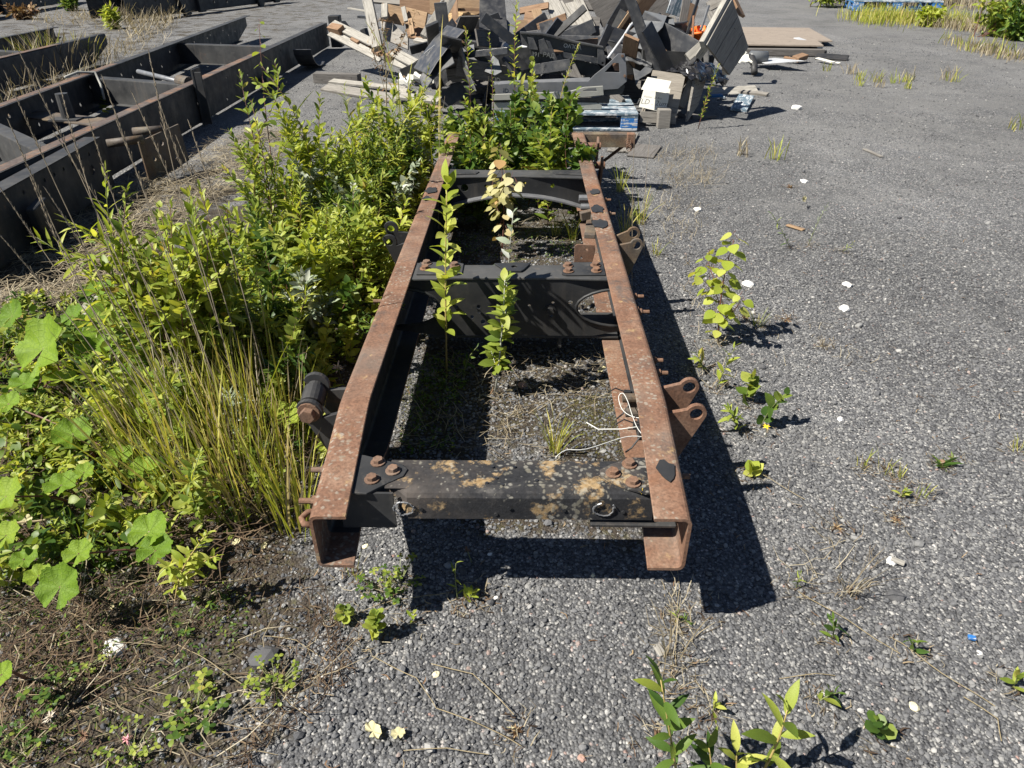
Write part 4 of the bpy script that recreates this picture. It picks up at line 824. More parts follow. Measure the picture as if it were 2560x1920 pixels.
# boards, posts and sheets
PL = [  # label, p, q, width, thick, material, normal
 ('large dark board standing behind the slats', (1502, 60, 8.6), (1650, -40, 8.4), .62, .02, 'wood_darkgrey', (0, -1, .1)),
 ('curved brown board leaning right of the dark board', (1556, 74, 8.0), (1632, -20, 8.0), .16, .02, 'wood_brown', (.5, -1, .3)),
 ('thin tan strip along the curved brown board', (1546, 74, 7.9), (1600, -5, 7.9), .035, .02, 'wood_tan', (.4, -1, .3)),
 ('dark plank between the housings and the slats', (1530, 70, 8.0), (1572, 0, 8.0), .14, .03, 'plastic_black', (.2, -1, .3)),
 ('blue grey board standing in the shade', (1690, 40, 8.0), (1715, -30, 8.0), .22, .02, 'bluegrey', (.2, -1, .2)),
 ('pale grey board end in the dark hollow', (1676, 42, 7.7), (1688, 82, 7.6), .09, .02, 'wood_grey', (.3, -1, .2)),
 ('dark slat left of the rusty rod', (1702, 84, 7.6), (1718, -10, 7.8), .08, .02, 'wood_darkgrey', (.3, -1, .2)),
 ('thin black stick left of the rusty rod', (1715, 90, 7.5), (1745, 0, 7.7), .025, .02, 'plastic_black', (.3, -1, .2)),
 ('grey torn board behind the rusty rod', (1713, 78, 7.8), (1732, 10, 7.9), .12, .02, 'wood_brown', (.3, -1, .2)),
 ('thin dark strut right of the rusty rod', (1752, 76, 7.5), (1772, 14, 7.7), .02, .02, 'metal_grey', (.3, -1, .2)),
 ('pale board end beneath the tilted panel', (1782, 28, 8.0), (1796, 60, 7.9), .14, .02, 'wood_grey', (.3, -1, .2)),
 ('grey plank across the top right of the heap', (1770, 18, 8.3), (1830, -14, 8.3), .10, .03, 'wood_grey', (.3, -.7, .6)),
 ('dark board behind the tilted panel', (1836, 0, 8.5), (1855, 40, 8.4), .14, .03, 'wood_brown', (.8, -.5, .3)),
 ('thin plank behind the housing', (1640, 60, 7.6), (1700, 100, 7.5), .05, .02, 'plastic_grey', (0, -.6, .8)),
 ('grey strip in front of the dark tub', (1690, 97, 7.3), (1722, 90, 7.3), .03, .02, 'wood_grey', (0, -.6, .8)),
 ('black stick pointing at the white slats', (1345, 84, 7.6), (1415, 58, 7.7), .05, .03, 'plastic_dark', (0, -.6, .8)),
 ('tall white post at the left of the heap', (914, -25, 9.2), (945, 122, 8.7), .11, .09, 'wood_white', (0, -1, .3)),
 ('white board leaning left of its twin against the crates', (1126, -20, 8.7), (1058, 92, 8.2), .07, .045, 'wood_white', (0, -1, .3)),
 ('white board leaning right of its twin against the crates', (1134, -5, 8.6), (1098, 62, 8.3), .065, .045, 'wood_white', (.3, -1, .3)),
 ('tan plank standing right of the OSB crate', (1340, 25, 8.4), (1356, 78, 8.2), .10, .025, 'wood_tan', (.2, -1, .2)),
 ('brown board behind the tan plank', (1310, 50, 8.5), (1350, 54, 8.4), .16, .025, 'wood_brown', (0, -1, .3)),
 ('broken brown plank above the tan plank', (1300, 28, 8.7), (1372, 14, 8.6), .07, .03, 'wood_brown', (0, -.8, .6)),
 ('light tan block below the brown boards', (1290, 70, 8.1), (1318, 70, 8.1), .13, .10, 'wood_tan', (0, -1, .3)),
 ('small white cut corner in front of the brown boards', (1325, 78, 7.9), (1352, 84, 7.9), .08, .012, 'paper', (0, -.8, .6)),
 ('thin board tip beside the white slats', (1372, 40, 8.2), (1366, 58, 8.1), .04, .02, 'wood_grey', (0, -1, .4)),
 ('long dark timber on the ground left of the heap', (790, 206, 8.7), (900, 210, 8.6), .12, .10, 'wood_darkgrey', (0, 0, 1)),
 ('white plank lying on the dark timber', (828, 202, 8.45), (1010, 222, 8.0), .10, .02, 'wood_white', (0, -.2, 1)),
 ('grey plank lying in front of the dark timber', (812, 218, 8.2), (1000, 248, 7.4), .13, .025, 'wood_grey', (0, -.5, 1)),
 ('white broken plank end behind the weeds', (985, 218, 7.6), (1050, 244, 7.2), .10, .02, 'wood_white', (0, -.4, 1)),
 ('short white plank at the foot of the mud guard', (1000, 240, 7.1), (1100, 252, 6.9), .09, .03, 'wood_white', (0, -.4, 1)),
 ('white stick lying far on the gravel', (872, 20, 15.0), (918, 28, 14.6), .07, .02, 'wood_white', (0, 0, 1)),
 ('dark stick left of the tall white post', (898, 42, 10.5), (925, 44, 10.2), .06, .03, 'plastic_black', (0, 0, 1)),
 ('pale board end between crate panels', (1038, 100, 8.3), (1078, 108, 8.1), .06, .03, 'wood_white', (0, -.6, 1)),
 ('long white curved plank on the gravel right of the crate', (1772, 236, 7.9), (1893, 226, 8.0), .15, .02, 'wood_white', (.0, -.5, 1)),
 ('thin grey plank under the white curved plank', (1770, 225, 8.2), (1920, 236, 7.75), .06, .02, 'wood_grey', (0, -.3, 1)),
 ('short blue grey board on the shaded gravel', (1846, 278, 7.0), (1866, 240, 7.6), .15, .025, 'bluegrey', (0, -.2, 1)),
 ('dark grey board flat on the shaded gravel', (1722, 300, 6.75), (1782, 298, 6.8), .16, .02, 'wood_darkgrey', (0, 0, 1)),
 ('small grey offcut right of the crate', (1800, 245, 7.6), (1812, 243, 7.6), .05, .02, 'bluegrey', (0, 0, 1)),
 ('blue offcut behind the white curved plank', (1776, 240, 7.4), (1806, 238, 7.4), .08, .02, 'bluedeep', (0, 0, 1)),
 ('flat grey board beside the far frame end', (1545, 382, 5.5), (1570, 345, 6.1), .17, .012, 'wood_grey', (0, 0, 1)),
 ('square offcut with shade in its colour lying beside the flat grey board', (1600, 392, 5.35), (1622, 365, 5.7), .20, .01, 'wood_darkgrey', (0, 0, 1)),  # dark wood colour carries the shade lying on this bluish board
]
for lb, a, b, w_, t_, mt, nn in PL:
    p, q = P(*a), P(*b)
    for z in (p, q): z.z = max(z.z, t_/2+.004)
    one(board('plank' if w_ < .3 else 'board', p, q, w_, t_, M[mt], nn), lb, 'plank' if w_ < .3 else 'board')
one(MB().tube([P(1731, 132, 7.2), P(1734, 40, 7.4)], .011, 8).build('rod', M['rust_plain']), 'thin rusty rod standing upright in the right half', 'rod')
# white weathered slatted pallet leaning in the middle
wp = thing('slatted_pallet', 'white weathered slatted pallet leaning upright in the middle of the heap', 'pallet', (1.0, 8.6, 0))
for (a, b, w_) in (((1372, -12, 8.9), (1424, 97, 8.25), .165), ((1396, 5, 8.85), (1450, 97, 8.3), .09), ((1424, 8, 8.8), (1475, 96, 8.3), .10), ((1440, -12, 8.9), (1487, 90, 8.3), .10)):
    board('slat', P(*a), P(*b), w_, .022, M['wood_white'], (.2, -1, .5), wp)
for v in (12, 52, 84): board('cross_board', P(1380, v-2, 8.95-v*.006), P(1500, v+4, 8.9-v*.006), .10, .04, M['wood_darkgrey'], (.2, -1, .5), wp)
# OSB and pine crates at the back
oc = thing('osb_crate', 'OSB crate with pine frame at the back of the heap', 'crate', (-.3, 9.4, 0))
panel('osb_panel', [P(1142, 26, 9.2), P(1201, 26, 9.2), P(1201, 86, 8.9), P(1144, 80, 8.9)], .02, M['osb'], oc); panel('osb_panel', [P(1085, 22, 9.3), P(1130, 26, 9.25), P(1130, 70, 8.95), P(1085, 60, 9.0)], .02, M['osb'], oc)
board('frame_board', P(1075, 10, 9.25), P(1205, 12, 9.15), .22, .03, M['wood_tan'], (0, -1, .1), oc); board('frame_board', P(1136, -8, 9.1), P(1139, 90, 8.75), .07, .03, M['wood_brown'], (0, -1, .1), oc)
board('frame_board', P(1145, 24, 9.1), P(1202, 24, 9.1), .03, .03, M['wood_brown'], (0, -1, .1), oc); panel('side_panel', [P(1202, -10, 9.2), P(1260, -14, 10.4), P(1260, 40, 10.2), P(1202, 80, 9.0)], .02, M['osb'], oc)
pc = thing('pine_crate', 'opened pine crate with skewed boards left of the OSB crate', 'crate', (-1.6, 9.6, 0))
panel('grey_panel', [P(942, 36, 9.5), P(965, 40, 9.3), P(1034, 108, 8.7), P(1030, 134, 8.5), P(955, 92, 9.0)], .02, M['wood_grey'], pc)
board('board', P(954, 30, 9.25), P(1012, 42, 9.15), .19, .025, M['wood_tan'], (0, -1, .15), pc); board('board', P(1012, 38, 9.1), P(1066, 52, 8.95), .17, .025, M['wood_tan'], (0, -1, .15), pc)
board('board', P(962, 12, 9.15), P(962, 46, 8.95), .07, .04, M['wood_white'], (0, -1, .1), pc); board('board', P(1008, 18, 9.05), P(1016, 54, 8.95), .05, .03, M['wood_white'], (0, -1, .1), pc); board('board', P(1026, 48, 8.85), P(1032, 88, 8.65), .05, .03, M['wood_tan'], (0, -1, .1), pc)
panel('inner_panel', [P(1012, 56, 9.3), P(1072, 66, 9.2), P(1072, 100, 8.9), P(1020, 95, 9.0)], .02, M['wood_brown'], pc)
board('board', P(930, -6, 9.7), P(1075, 8, 9.5), .14, .03, M['wood_grey'], (0, -.7, .7), pc); board('board', P(1000, 14, 9.45), P(1085, 16, 9.4), .16, .03, M['wood_brown'], (0, -1, .2), pc)
board('board', P(930, -22, 10.3), P(1100, -14, 10.1), .14, .03, M['wood_grey'], (0, -.5, 1), pc)
for k in range(3): board('top_slat', P(1030+k*28, -3, 9.9), P(1050+k*28, -18, 11.0), .10, .02, M['wood_grey'], (0, -.3, 1), pc)
# white pallet lying slanted at the left
lw = thing('slatted_pallet', 'white pallet lying slanted at the left foot of the heap', 'pallet', (-2.0, 9.2, 0))
board('slat', P(830, 58, 9.6), P(950, 116, 9.0), .11, .022, M['wood_white'], (0, -.6, .8), lw); board('slat', P(826, 82, 9.5), P(955, 148, 8.85), .10, .022, M['wood_white'], (0, -.7, .7), lw)
board('slat', P(983, 130, 8.6), P(1036, 158, 8.3), .12, .022, M['wood_white'], (0, -.6, .8), lw); board('slat', P(982, 154, 8.5), P(1022, 170, 8.35), .09, .022, M['wood_white'], (0, -.6, .8), lw)
for a, b in (((828, 72, 9.55), (856, 78, 9.4)), ((886, 100, 9.3), (904, 110, 9.2)), ((940, 128, 9.0), (956, 138, 8.9)), ((975, 140, 8.7), (990, 148, 8.6))): board('block', P(*a), P(*b), .10, .10, M['wood_brown'], (0, -.6, .8), lw)
board('stringer_board', P(850, 95, 9.45), P(970, 150, 8.8), .05, .03, M['wood_darkgrey'], (0, -.7, .7), lw)
one(crumple('foam_lump', [[P(1005, 190, 7.6), P(1040, 186, 7.6), P(1070, 192, 7.5)], [P(1000, 215, 7.35), P(1040, 205, 7.2), P(1080, 215, 7.25)]], .04, .05, M['paper'], 5, 4), 'crumbling white lump at the foot of the mud guard', 'rubble')
# loose dark fragments filling the hollows of the heap
GR = 'dark fragments inside the heap'
for i in range(120):
    u, v = random.uniform(1060, 1730), random.uniform(60, 250)
    if u > 1560 and v > 170: continue
    y = (7.35 if i < 70 else 6.75)+random.uniform(0, .8)+(9.0-7.4)*max(0, (110-v)/110)*.5
    p = P(u, v, y)
    if p.z < .1: continue
    d_ = Vector((random.gauss(0, 1), random.gauss(0, .5), random.gauss(0, .45))).normalized(); L = random.uniform(.12, .36)
    a, b = p-d_*L, p+d_*L; a.z = max(a.z, .03); b.z = max(b.z, .03)
    mt = random.choice(['plastic_black', 'plastic_dark', 'wood_darkgrey', 'plastic_black', 'oldblack', 'plastic_dark', 'wood_brown'])
    zn = ['left part', 'middle', 'right part'][min(2, int((u-1090)/214))]; nm_ = {'plastic_black': 'glossy black plastic', 'plastic_dark': 'dull dark plastic', 'wood_darkgrey': 'dark grey wooden', 'oldblack': 'black painted steel', 'wood_brown': 'brown wooden'}[mt]
    one(board('fragment', a, b, random.uniform(.05, .2), random.uniform(.012, .03), M[mt], (random.gauss(0, .5), -1, random.gauss(.2, .5))), 'broken %s fragment jammed %s in the %s of the scrap heap' % (nm_, 'high up' if v < 130 else 'low down', zn), 'scrap', GR)
one(panel('inner_board', [Vector((-.7, 7.7, .02)), Vector((1.5, 7.55, .02)), Vector((1.45, 8.1, .5)), Vector((-.65, 8.2, .45))], .02, M['wood_darkgrey']), 'wide dark board buried under the middle of the heap', 'board')
for i in range(60):
    u, v = random.uniform(960, 1760), random.uniform(120, 300)
    y = random.uniform(6.3, 8.3) if u < 1560 else random.uniform(7.0, 8.2); B_ = at(u, v, y=y) if i % 2 else at(u, v)
    if B_.z < 0 or B_.z > .35 or B_.y > 9: B_ = at(u, max(v, 215))
    d_ = Vector((random.gauss(0, 1), random.gauss(0, .8), random.gauss(0, .15))).normalized()*random.uniform(.03, .12); B_.z = max(B_.z, .015)
    mt, nm_ = random.choice([('wood_grey', 'grey wood'), ('wood_tan', 'tan wood'), ('plastic_black', 'black plastic'), ('plastic_grey', 'grey plastic'), ('wood_white', 'pale wood'), ('wood_brown', 'brown wood')])
    one(board('splinter', B_-d_, B_+d_, random.uniform(.012, .05), random.uniform(.006, .015), M[mt], (random.gauss(0, .4), -.5, 1)), 'small %s splinter %s' % (nm_, 'at the left foot of the heap' if u < 1200 else 'among the stacked bumpers' if u < 1560 else 'near the paper covered crate'), 'splinter', 'small splinters strewn around the heap')
# plywood sheets and scraps on the gravel right of the heap
one(panel('plywood_sheet', [Vector((2.65, 11.0, .12)), Vector((4.1, 10.75, .13)), Vector((4.35, 11.9, .10)), Vector((2.9, 12.2, .10))], .02, M['ply'], x=(1, 0, 0)), 'weathered brown plywood sheet nearest right of the heap', 'plywood sheet')
one(panel('plywood_sheet', [Vector((2.9, 12.0, .07)), Vector((4.6, 11.75, .07)), Vector((4.95, 13.8, .05)), Vector((3.3, 14.1, .05))], .02, M['ply'], x=(1, 0, 0)), 'weathered plywood sheet lying behind the nearer one', 'plywood sheet')
one(board('timber', (2.3, 10.9, .05), (4.1, 10.72, .05), .14, .08, M['wood_darkgrey'], (0, 0, 1)), 'dark timber under the front edge of the plywood', 'timber')
one(panel('metal_sheet', [P(1888, 142, 9.9), P(1936, 136, 9.9), P(2008, 181, 9.35), P(1915, 150, 9.5)], .006, M['metal_sheet']), 'pale triangular metal sheet lying in front of the plywood', 'metal sheet')
c = P(1893, 148, 9.7); one(MB().tube([c+Vector((-.14, 0, 0)), c+Vector((-.08, 0, .02)), c+Vector((.12, 0, .02))], [.03, .08, .07], 12).build('dome_cap', M['plastic_smoke'], smooth=True, org=c), 'grey rounded cap beside the triangular metal sheet', 'cap')
for lb, a, b, w_, t_, mt in (('pale pipe at the right end of the plywood', (1990, 98, 11.7), (2050, 120, 11.0), .09, .05, 'metal_sheet'), ('black rubber strip at the right end of the scraps', (2040, 140, 10.5), (2120, 146, 10.3), .16, .03, 'rubber'),
   ('dark strip between pipe and rubber strip', (2005, 120, 11.0), (2062, 132, 10.7), .10, .04, 'rubber'), ('white sliver on the gravel below the rubber strip', (2042, 145, 10.2), (2084, 156, 9.9), .06, .012, 'paper'), ('tiny white sliver right of the long one', (2090, 156, 9.95), (2100, 158, 9.9), .04, .01, 'paper'),
   ('bent brown pipe end under the plywood', (1988, 148, 10.0), (2012, 140, 10.2), .10, .06, 'wood_brown'), ('brown strip behind the metal sheet', (1960, 144, 10.1), (1992, 150, 10.0), .05, .03, 'wood_brown'), ('dark scrap behind the pale pipe', (2010, 100, 11.8), (2045, 112, 11.4), .12, .05, 'wood_darkgrey'), ('pale chip standing behind the pipe', (2032, 98, 12.0), (2042, 112, 11.6), .05, .02, 'ply')):
    p, q = P(*a), P(*b)
    for z in (p, q): z.z = max(z.z, t_/2+.003)
    one(board('scrap_strip', p, q, w_, t_, M[mt], (0, -.3, 1), bevel=.006), lb, 'scrap')
c = P(1866, 160, 9.2); one(crumple('rag', [[c+Vector((-.12, .1, .05)), c+Vector((0, .1, .1)), c+Vector((.08, .1, .05))], [c+Vector((-.13, -.08, 0)), c+Vector((0, -.1, .04)), c+Vector((.1, -.08, -.02))]], .01, .05, M['paper'], 8, 4), 'white crumpled rag at the foot of the tilted panel', 'rag')
one(MB().tube([P(1866, 142, 9.3), P(1880, 145, 9.2), P(1886, 165, 9.1), P(1886, 182, 9.0)], .04, 8).build('black_hose', M['rubber'], smooth=True), 'short bent black hose beside the white rag', 'hose')
# far right background: blue pallet in weeds, concrete blocks
b = at(2250, 30); pallet('blue pallet half hidden in weeds at the upper right', Matrix.Translation((b.x, b.y+.5, .01))@Matrix.Rotation(R(-12), 4, 'Z')@Matrix.Scale(1.5, 4), (M['bluedeep'], M['blue'], M['bluegrey']), 1.2, .8)
for (u, v, w_, h_, lb, mt) in ((2405, 14, .9, .55, 'large grey concrete block among the far weeds', 'concrete'), (2480, 14, .7, .6, 'pale grey concrete block right of the larger one', 'metal_sheet')):
    b = at(u, v); o = MB().box((b.x, b.y+.4, h_/2+.06), (w_, .6, h_)).box((b.x-w_*.3, b.y+.35, .03), (.15, .5, .08)).box((b.x+w_*.3, b.y+.35, .03), (.15, .5, .08)).build('concrete_block', M[mt], org=(b.x, b.y+.4, 0), bevel=.02); one(o, lb, 'concrete block')
# ------------------------------------------------------------------ plants
def leaf_shape(kind):
    """unit leaf along +Y in XY, upper side +Z: verts, faces, number per leaf"""
    if kind == 'willow': t = [0, .3, .62, .86, 1]; w = [.03, .30, .34, .20, 0]; fold, droop = .28, .22
    elif kind == 'lance': t = [0, .3, .65, 1]; w = [.02, .17, .14, 0]; fold, droop = .3, .3
    elif kind == 'big': t = [0, .12, .3, .5, .7, .86, 1]; w = [.02, .17, .27, .31, .25, .14, 0]; fold, droop = .28, .30
    elif kind == 'aspen': t = [0, .08, .3, .55, .8, 1.0]; w = [.08, .60, .92, .86, .5, 0]; fold, droop = .12, .15
    elif kind == 'clover': t = [0, .3, .7, 1]; w = [.05, .6, .8, .35]; fold, droop = .15, .15
    V = []; F = []
    for a, b in zip(t, w): V += [(-b/2, a, fold*b/2-droop*a*a), (0, a, -droop*a*a), (b/2, a, fold*b/2-droop*a*a)]
    for i in range(len(t)-1): F += [(i*3, i*3+1, i*3+4, i*3+3), (i*3+1, i*3+2, i*3+5, i*3+4)]
    return np.array(V), np.array(F)
SH = {k: leaf_shape(k) for k in ('willow', 'lance', 'big', 'aspen', 'clover')}
def nrmz(a): return a/np.maximum(np.linalg.norm(a, axis=-1, keepdims=True), 1e-9)
def leaf_frames(D, tilt, r):
    """side and normal vectors for leaf directions D, the blade facing up as far as it can"""
    up = np.zeros_like(D); up[:, 2] = 1; up += r.normal(0, tilt, D.shape)
    N = nrmz(up-D*(up*D).sum(1, keepdims=True)); S = np.cross(D, N); return S, N
def leaf_verts(kind, B, D, L, r, tilt=.35, wid=1.):
    V, F = SH[kind]; D = nrmz(D); S, N = leaf_frames(D, tilt, r)
    dr = r.uniform(.4, 1.7, len(B))[:, None]
    W_ = (V[None, :, 0, None]*S[:, None]*wid+V[None, :, 1, None]*D[:, None]+(V[None, :, 2]*dr)[..., None]*N[:, None])*L[:, None, None]+B[:, None]
    n, m = len(B), len(V)
    Fs = (F[None]+(np.arange(n)*m)[:, None, None]).reshape(-1, 4)
    return W_.reshape(-1, 3), Fs
def np_mesh(name, V, F, mat, parent=None, org=(0, 0, 0), smooth=True):
    me = bpy.data.meshes.new(name); V = np.asarray(V, float)-np.asarray(org, float)
    me.vertices.add(len(V)); me.vertices.foreach_set('co', V.astype('f').ravel())
    k = F.shape[1]; me.loops.add(F.size); me.loops.foreach_set('vertex_index', F.astype('i').ravel())
    me.polygons.add(len(F)); me.polygons.foreach_set('loop_start', (np.arange(len(F))*k).astype('i')); me.update(calc_edges=True)
    return link_mesh(name, me, mat, Matrix.Translation(Vector(org)), parent, smooth)
def spine(B, T, bow, r, n=7):
    B, T = np.array(B), np.array(T); t = np.linspace(0, 1, n)[:, None]; L = np.linalg.norm(T-B)
    side = np.array([r.normal(), r.normal(), 0]); P_ = B+(T-B)*t+side*np.sin(t*math.pi)*bow*L
    P_[:, 2] += .05*L*np.sin(t[:, 0]*math.pi); return P_
def on_spine(S, t):
    t = np.clip(np.asarray(t), 0, 1)*(len(S)-1); i = np.minimum(t.astype(int), len(S)-2); f = (t-i)[:, None]
    return S[i]*(1-f)+S[i+1]*f, nrmz(S[i+1]-S[i])
leaf_cache = {}
def plant(name, label, cat, B, T, n, L, kind='willow', mat='leaf_willow', stem='stem_green', group=None, t0=.15, ang=50, side=0, sr=.003, seed=None, single=False, bow=.06, wid=1., tilt=.35, grow=.55, petiole=0.):
    """a leafy shoot from ground point B to tip T; single=True makes every leaf an object"""
    r = np.random.default_rng(seed if seed is not None else rng.integers(1 << 30)); B, T = Vector(B), Vector(T); H = (T-B).length
    root = thing(name, label, cat, B, group)
    S0 = spine(B, T, bow, r); sp = [(S0, 1.0, n, t0)]; m = MB().tube([Vector(p) for p in S0], list(np.linspace(sr, sr*.35, len(S0))), 5)
    for k in range(side):
        b, d = on_spine(S0, [r.uniform(.1, .65)]); a = r.uniform(0, 6.28); dd = d[0]*.75+np.array([math.cos(a), math.sin(a), .1])*.6
        l = H*r.uniform(.22, .45); S1 = spine(b[0], b[0]+dd*l, .08, r, 5); sp.append((S1, .9, int(n*.42), .12)); m.tube([Vector(p) for p in S1], list(np.linspace(sr*.6, sr*.3, 5)), 4)
    m.build('stem', M[stem], root, smooth=True, fix=False)
    Bs, Ds, Ls = [], [], []
    for S_, f, nn, ta in sp:
        t = np.linspace(ta, 1, nn)+r.normal(0, .01, nn); b, d = on_spine(S_, t); az = np.arange(nn)*2.4+r.uniform(0, 6.28)+r.normal(0, .35, nn)
        e1 = nrmz(np.cross(d, np.array([[.3, .5, .81]]))); e2 = np.cross(d, e1); rad = e1*np.cos(az)[:, None]+e2*np.sin(az)[:, None]
        an = np.radians(ang+r.normal(0, 13, nn))*(1-.45*np.clip((t-.75)/.25, 0, 1)); D = d*np.cos(an)[:, None]+rad*np.sin(an)[:, None]
        if petiole: b = b+nrmz(D)*petiole; D = nrmz(D*np.array([1, 1, .25])+np.array([0, -.15, -.45]))
        Bs.append(b); Ds.append(D); Ls.append(L*f*r.uniform(.7, 1.2, nn)*(1-grow*np.clip((t-.55)/.45, 0, 1)**1.5))
    Bs, Ds, Ls = map(np.concatenate, (Bs, Ds, Ls))
    if single:
        key = (kind, mat)
        if key not in leaf_cache:
            V, F = SH[kind]; leaf_cache[key] = np_mesh('leaf', V, F, M[mat]); C.objects.unlink(leaf_cache[key])
        src = leaf_cache[key]; D = nrmz(Ds); S_, N_ = leaf_frames(D, tilt, r)
        pm = MB()
        for i in range(len(Bs)):
            l = Ls[i]; X = Matrix(((S_[i][0]*l*wid, D[i][0]*l, N_[i][0]*l, Bs[i][0]), (S_[i][1]*l*wid, D[i][1]*l, N_[i][1]*l, Bs[i][1]), (S_[i][2]*l*wid, D[i][2]*l, N_[i][2]*l, Bs[i][2]), (0, 0, 0, 1)))
            c = src.copy(); c.name = 'leaf'; attach(c, X, root)
            if petiole: q = Vector(Bs[i]); pm.tube([q, q-Vector(D[i])*petiole*.6+Vector((0, 0, petiole*.5))], .0012, 4, False)
        if petiole: pm.build('leaf_stalk', M[stem], root, fix=False)
    else:
        V, F = leaf_verts(kind, Bs, Ds, Ls, r, tilt, wid); o = np_mesh('foliage', V, F, M[mat], root, B); o['kind'] = 'stuff'
    return root
def px_plant(name, label, cat, base, tip, n, L, back=0., **k):
    B = at(*base); T = at(*tip, y=B.y+back); return plant(name, label, cat, B, T, n, L, **k)
def blades(Bp, H, lean, wid, r, seg=5, curl=.5):
    """grass blades: bases (n,3), heights, lean vectors (n,3)"""
    n = len(Bp); t = np.linspace(0, 1, seg+1); az = r.uniform(0, 6.28, n); S = np.stack([np.cos(az), np.sin(az), 0*az], 1)
    c = Bp[:, None]+np.array([0, 0, 1.])*(H[:, None]*(t-.28*curl*t**2.5))[..., None]+lean[:, None]*(H[:, None]*(t*.35+curl*.65*t**2))[..., None]
    w = wid[:, None]*np.array([.7]+[1-.25*x for x in t[1:-1]]+[.06])[None] if seg > 1 else None
    V = np.stack([c-S[:, None]*w[..., None]/2, c+S[:, None]*w[..., None]/2], 2).reshape(n, -1, 3); m = V.shape[1]
    F = np.array([(2*i, 2*i+1, 2*i+3, 2*i+2) for i in range(seg)]); F = (F[None]+(np.arange(n)*m)[:, None, None]).reshape(-1, 4)
    return V.reshape(-1, 3), F
def tuft(name, label, B, n, H, spread, lean, mat, group=None, wid=.004, r=None, cat='grass tuft', curl=.5, kind=None):
    r = r or np.random.default_rng(rng.integers(1 << 30)); B = np.array(B)
    a = r.uniform(0, 6.28, n); d = spread*np.sqrt(r.random(n)); Bp = B+np.stack([d*np.cos(a), d*np.sin(a), 0*a-.004], 1)
    ln = np.stack([np.cos(a)*.35+r.normal(0, .25, n), np.sin(a)*.35+r.normal(0, .25, n), 0*a], 1)+np.array([*lean, 0])
    V, F = blades(Bp, H*r.uniform(.55, 1.1, n), ln, wid*r.uniform(.6, 1.2, n), r, 5, curl)
    o = np_mesh(name, V, F, M[mat], None, B); prop(o, label, cat, group, kind); return o

# --- the dense thicket of willow shoots left of the rusty frame
def thicket_label(x, y, h, kd, mt, tall_=False):
    zone = 'beside the clump of tall grass' if y < 1.9 and x < -.9 else 'beside the near rail bend' if y < 1.9 else 'left of the rear lug pair' if y < 2.9 and x > -1.1 else 'towards the dark rails' if y < 2.9 else 'in the middle of the thicket' if y < 4 else 'at the back of the thicket'
    return '%s %s willow shoot with %s leaves %s' % ('tall' if h > .45 else 'medium high' if h > .3 else 'low', {'leaf_willow': 'mixed green', 'leaf_lime': 'lime green', 'leaf_deep': 'dark green', 'leaf_silver': 'silvery'}[mt], {'willow': 'pointed', 'lance': 'narrow', 'aspen': 'round', 'big': 'long oval'}[kd], zone)
GT = 'willow shoots of the dense thicket'
LT = 'leafy willow shoot in the dense green thicket left of the rusty frame'
tall = [((430, 1010), (262, 428)), ((455, 1000), (318, 470)), ((480, 985), (300, 560)), ((520, 990), (470, 490)), ((560, 965), (500, 468)), ((600, 960), (566, 520)), ((620, 1000), (420, 560)),
        ((720, 650), (598, 178)), ((735, 640), (655, 165)), ((760, 640), (690, 260)), ((700, 680), (628, 250)), ((770, 650), (575, 330)), ((800, 620), (740, 300)), ((680, 720), (560, 420)), ((840, 590), (800, 240)), ((880, 560), (860, 215)), ((900, 540), (905, 230)),
        ((950, 520), (945, 225)), ((990, 500), (985, 205)), ((1020, 470), (1030, 205)), ((1050, 450), (1072, 165)), ((1060, 430), (1095, 230)), ((860, 640), (830, 330)), ((930, 560), (920, 290)), ((1000, 480), (1040, 250)), ((1020, 520), (1010, 320)), ((780, 700), (700, 450)), ((720, 760), (640, 520))]
for i, (b, t) in enumerate(tall):
    B_ = at(*b); px_plant('willow_shoot', thicket_label(B_.x, B_.y, .6, 'willow' if i % 5 else 'lance', 'leaf_willow' if i % 4 else 'leaf_lime'), 'willow shoot', b, t, 52, .066+.016*(i % 3 == 0), group=GT, side=4, stem='stem_red' if i % 3 else 'stem_green', ang=44, seed=100+i, mat='leaf_willow' if i % 4 else 'leaf_lime', kind='willow' if i % 5 else 'lance')
tr = np.random.default_rng(91)
for i in range(20):
    b = (tr.uniform(400, 660), tr.uniform(930, 1060)); t = (b[0]-tr.uniform(0, 190), tr.uniform(480, 690)); B_ = at(*b); kd = ['willow', 'big', 'willow', 'aspen'][i % 4]; mt = ['leaf_willow', 'leaf_lime'][i % 2]
    px_plant('willow_shoot', thicket_label(B_.x, B_.y, .6, kd, mt), 'willow shoot', b, t, 40, .062 if kd != 'aspen' else .042, back=tr.uniform(-.05, .15), group=GT, side=3, stem='stem_red', ang=42, seed=180+i, mat=mt, kind=kd)
poly = [(330, 1090), (440, 900), (600, 760), (720, 640), (860, 560), (960, 480), (1075, 400), (1090, 420), (1010, 600), (930, 790), (880, 880), (800, 960), (690, 1060), (620, 1130), (430, 1180)]
def inside(p, x, y):
    c = False; j = len(p)-1
    for i in range(len(p)):
        if (p[i][1] > y) != (p[j][1] > y) and x < (p[j][0]-p[i][0])*(y-p[i][1])/(p[j][1]-p[i][1])+p[i][0]: c = not c
        j = i
    return c
wpoly = [tuple(at(u, v).xy) for u, v in poly]; xs_, ys_ = zip(*wpoly)
k = 0; rr_ = np.random.default_rng(11)
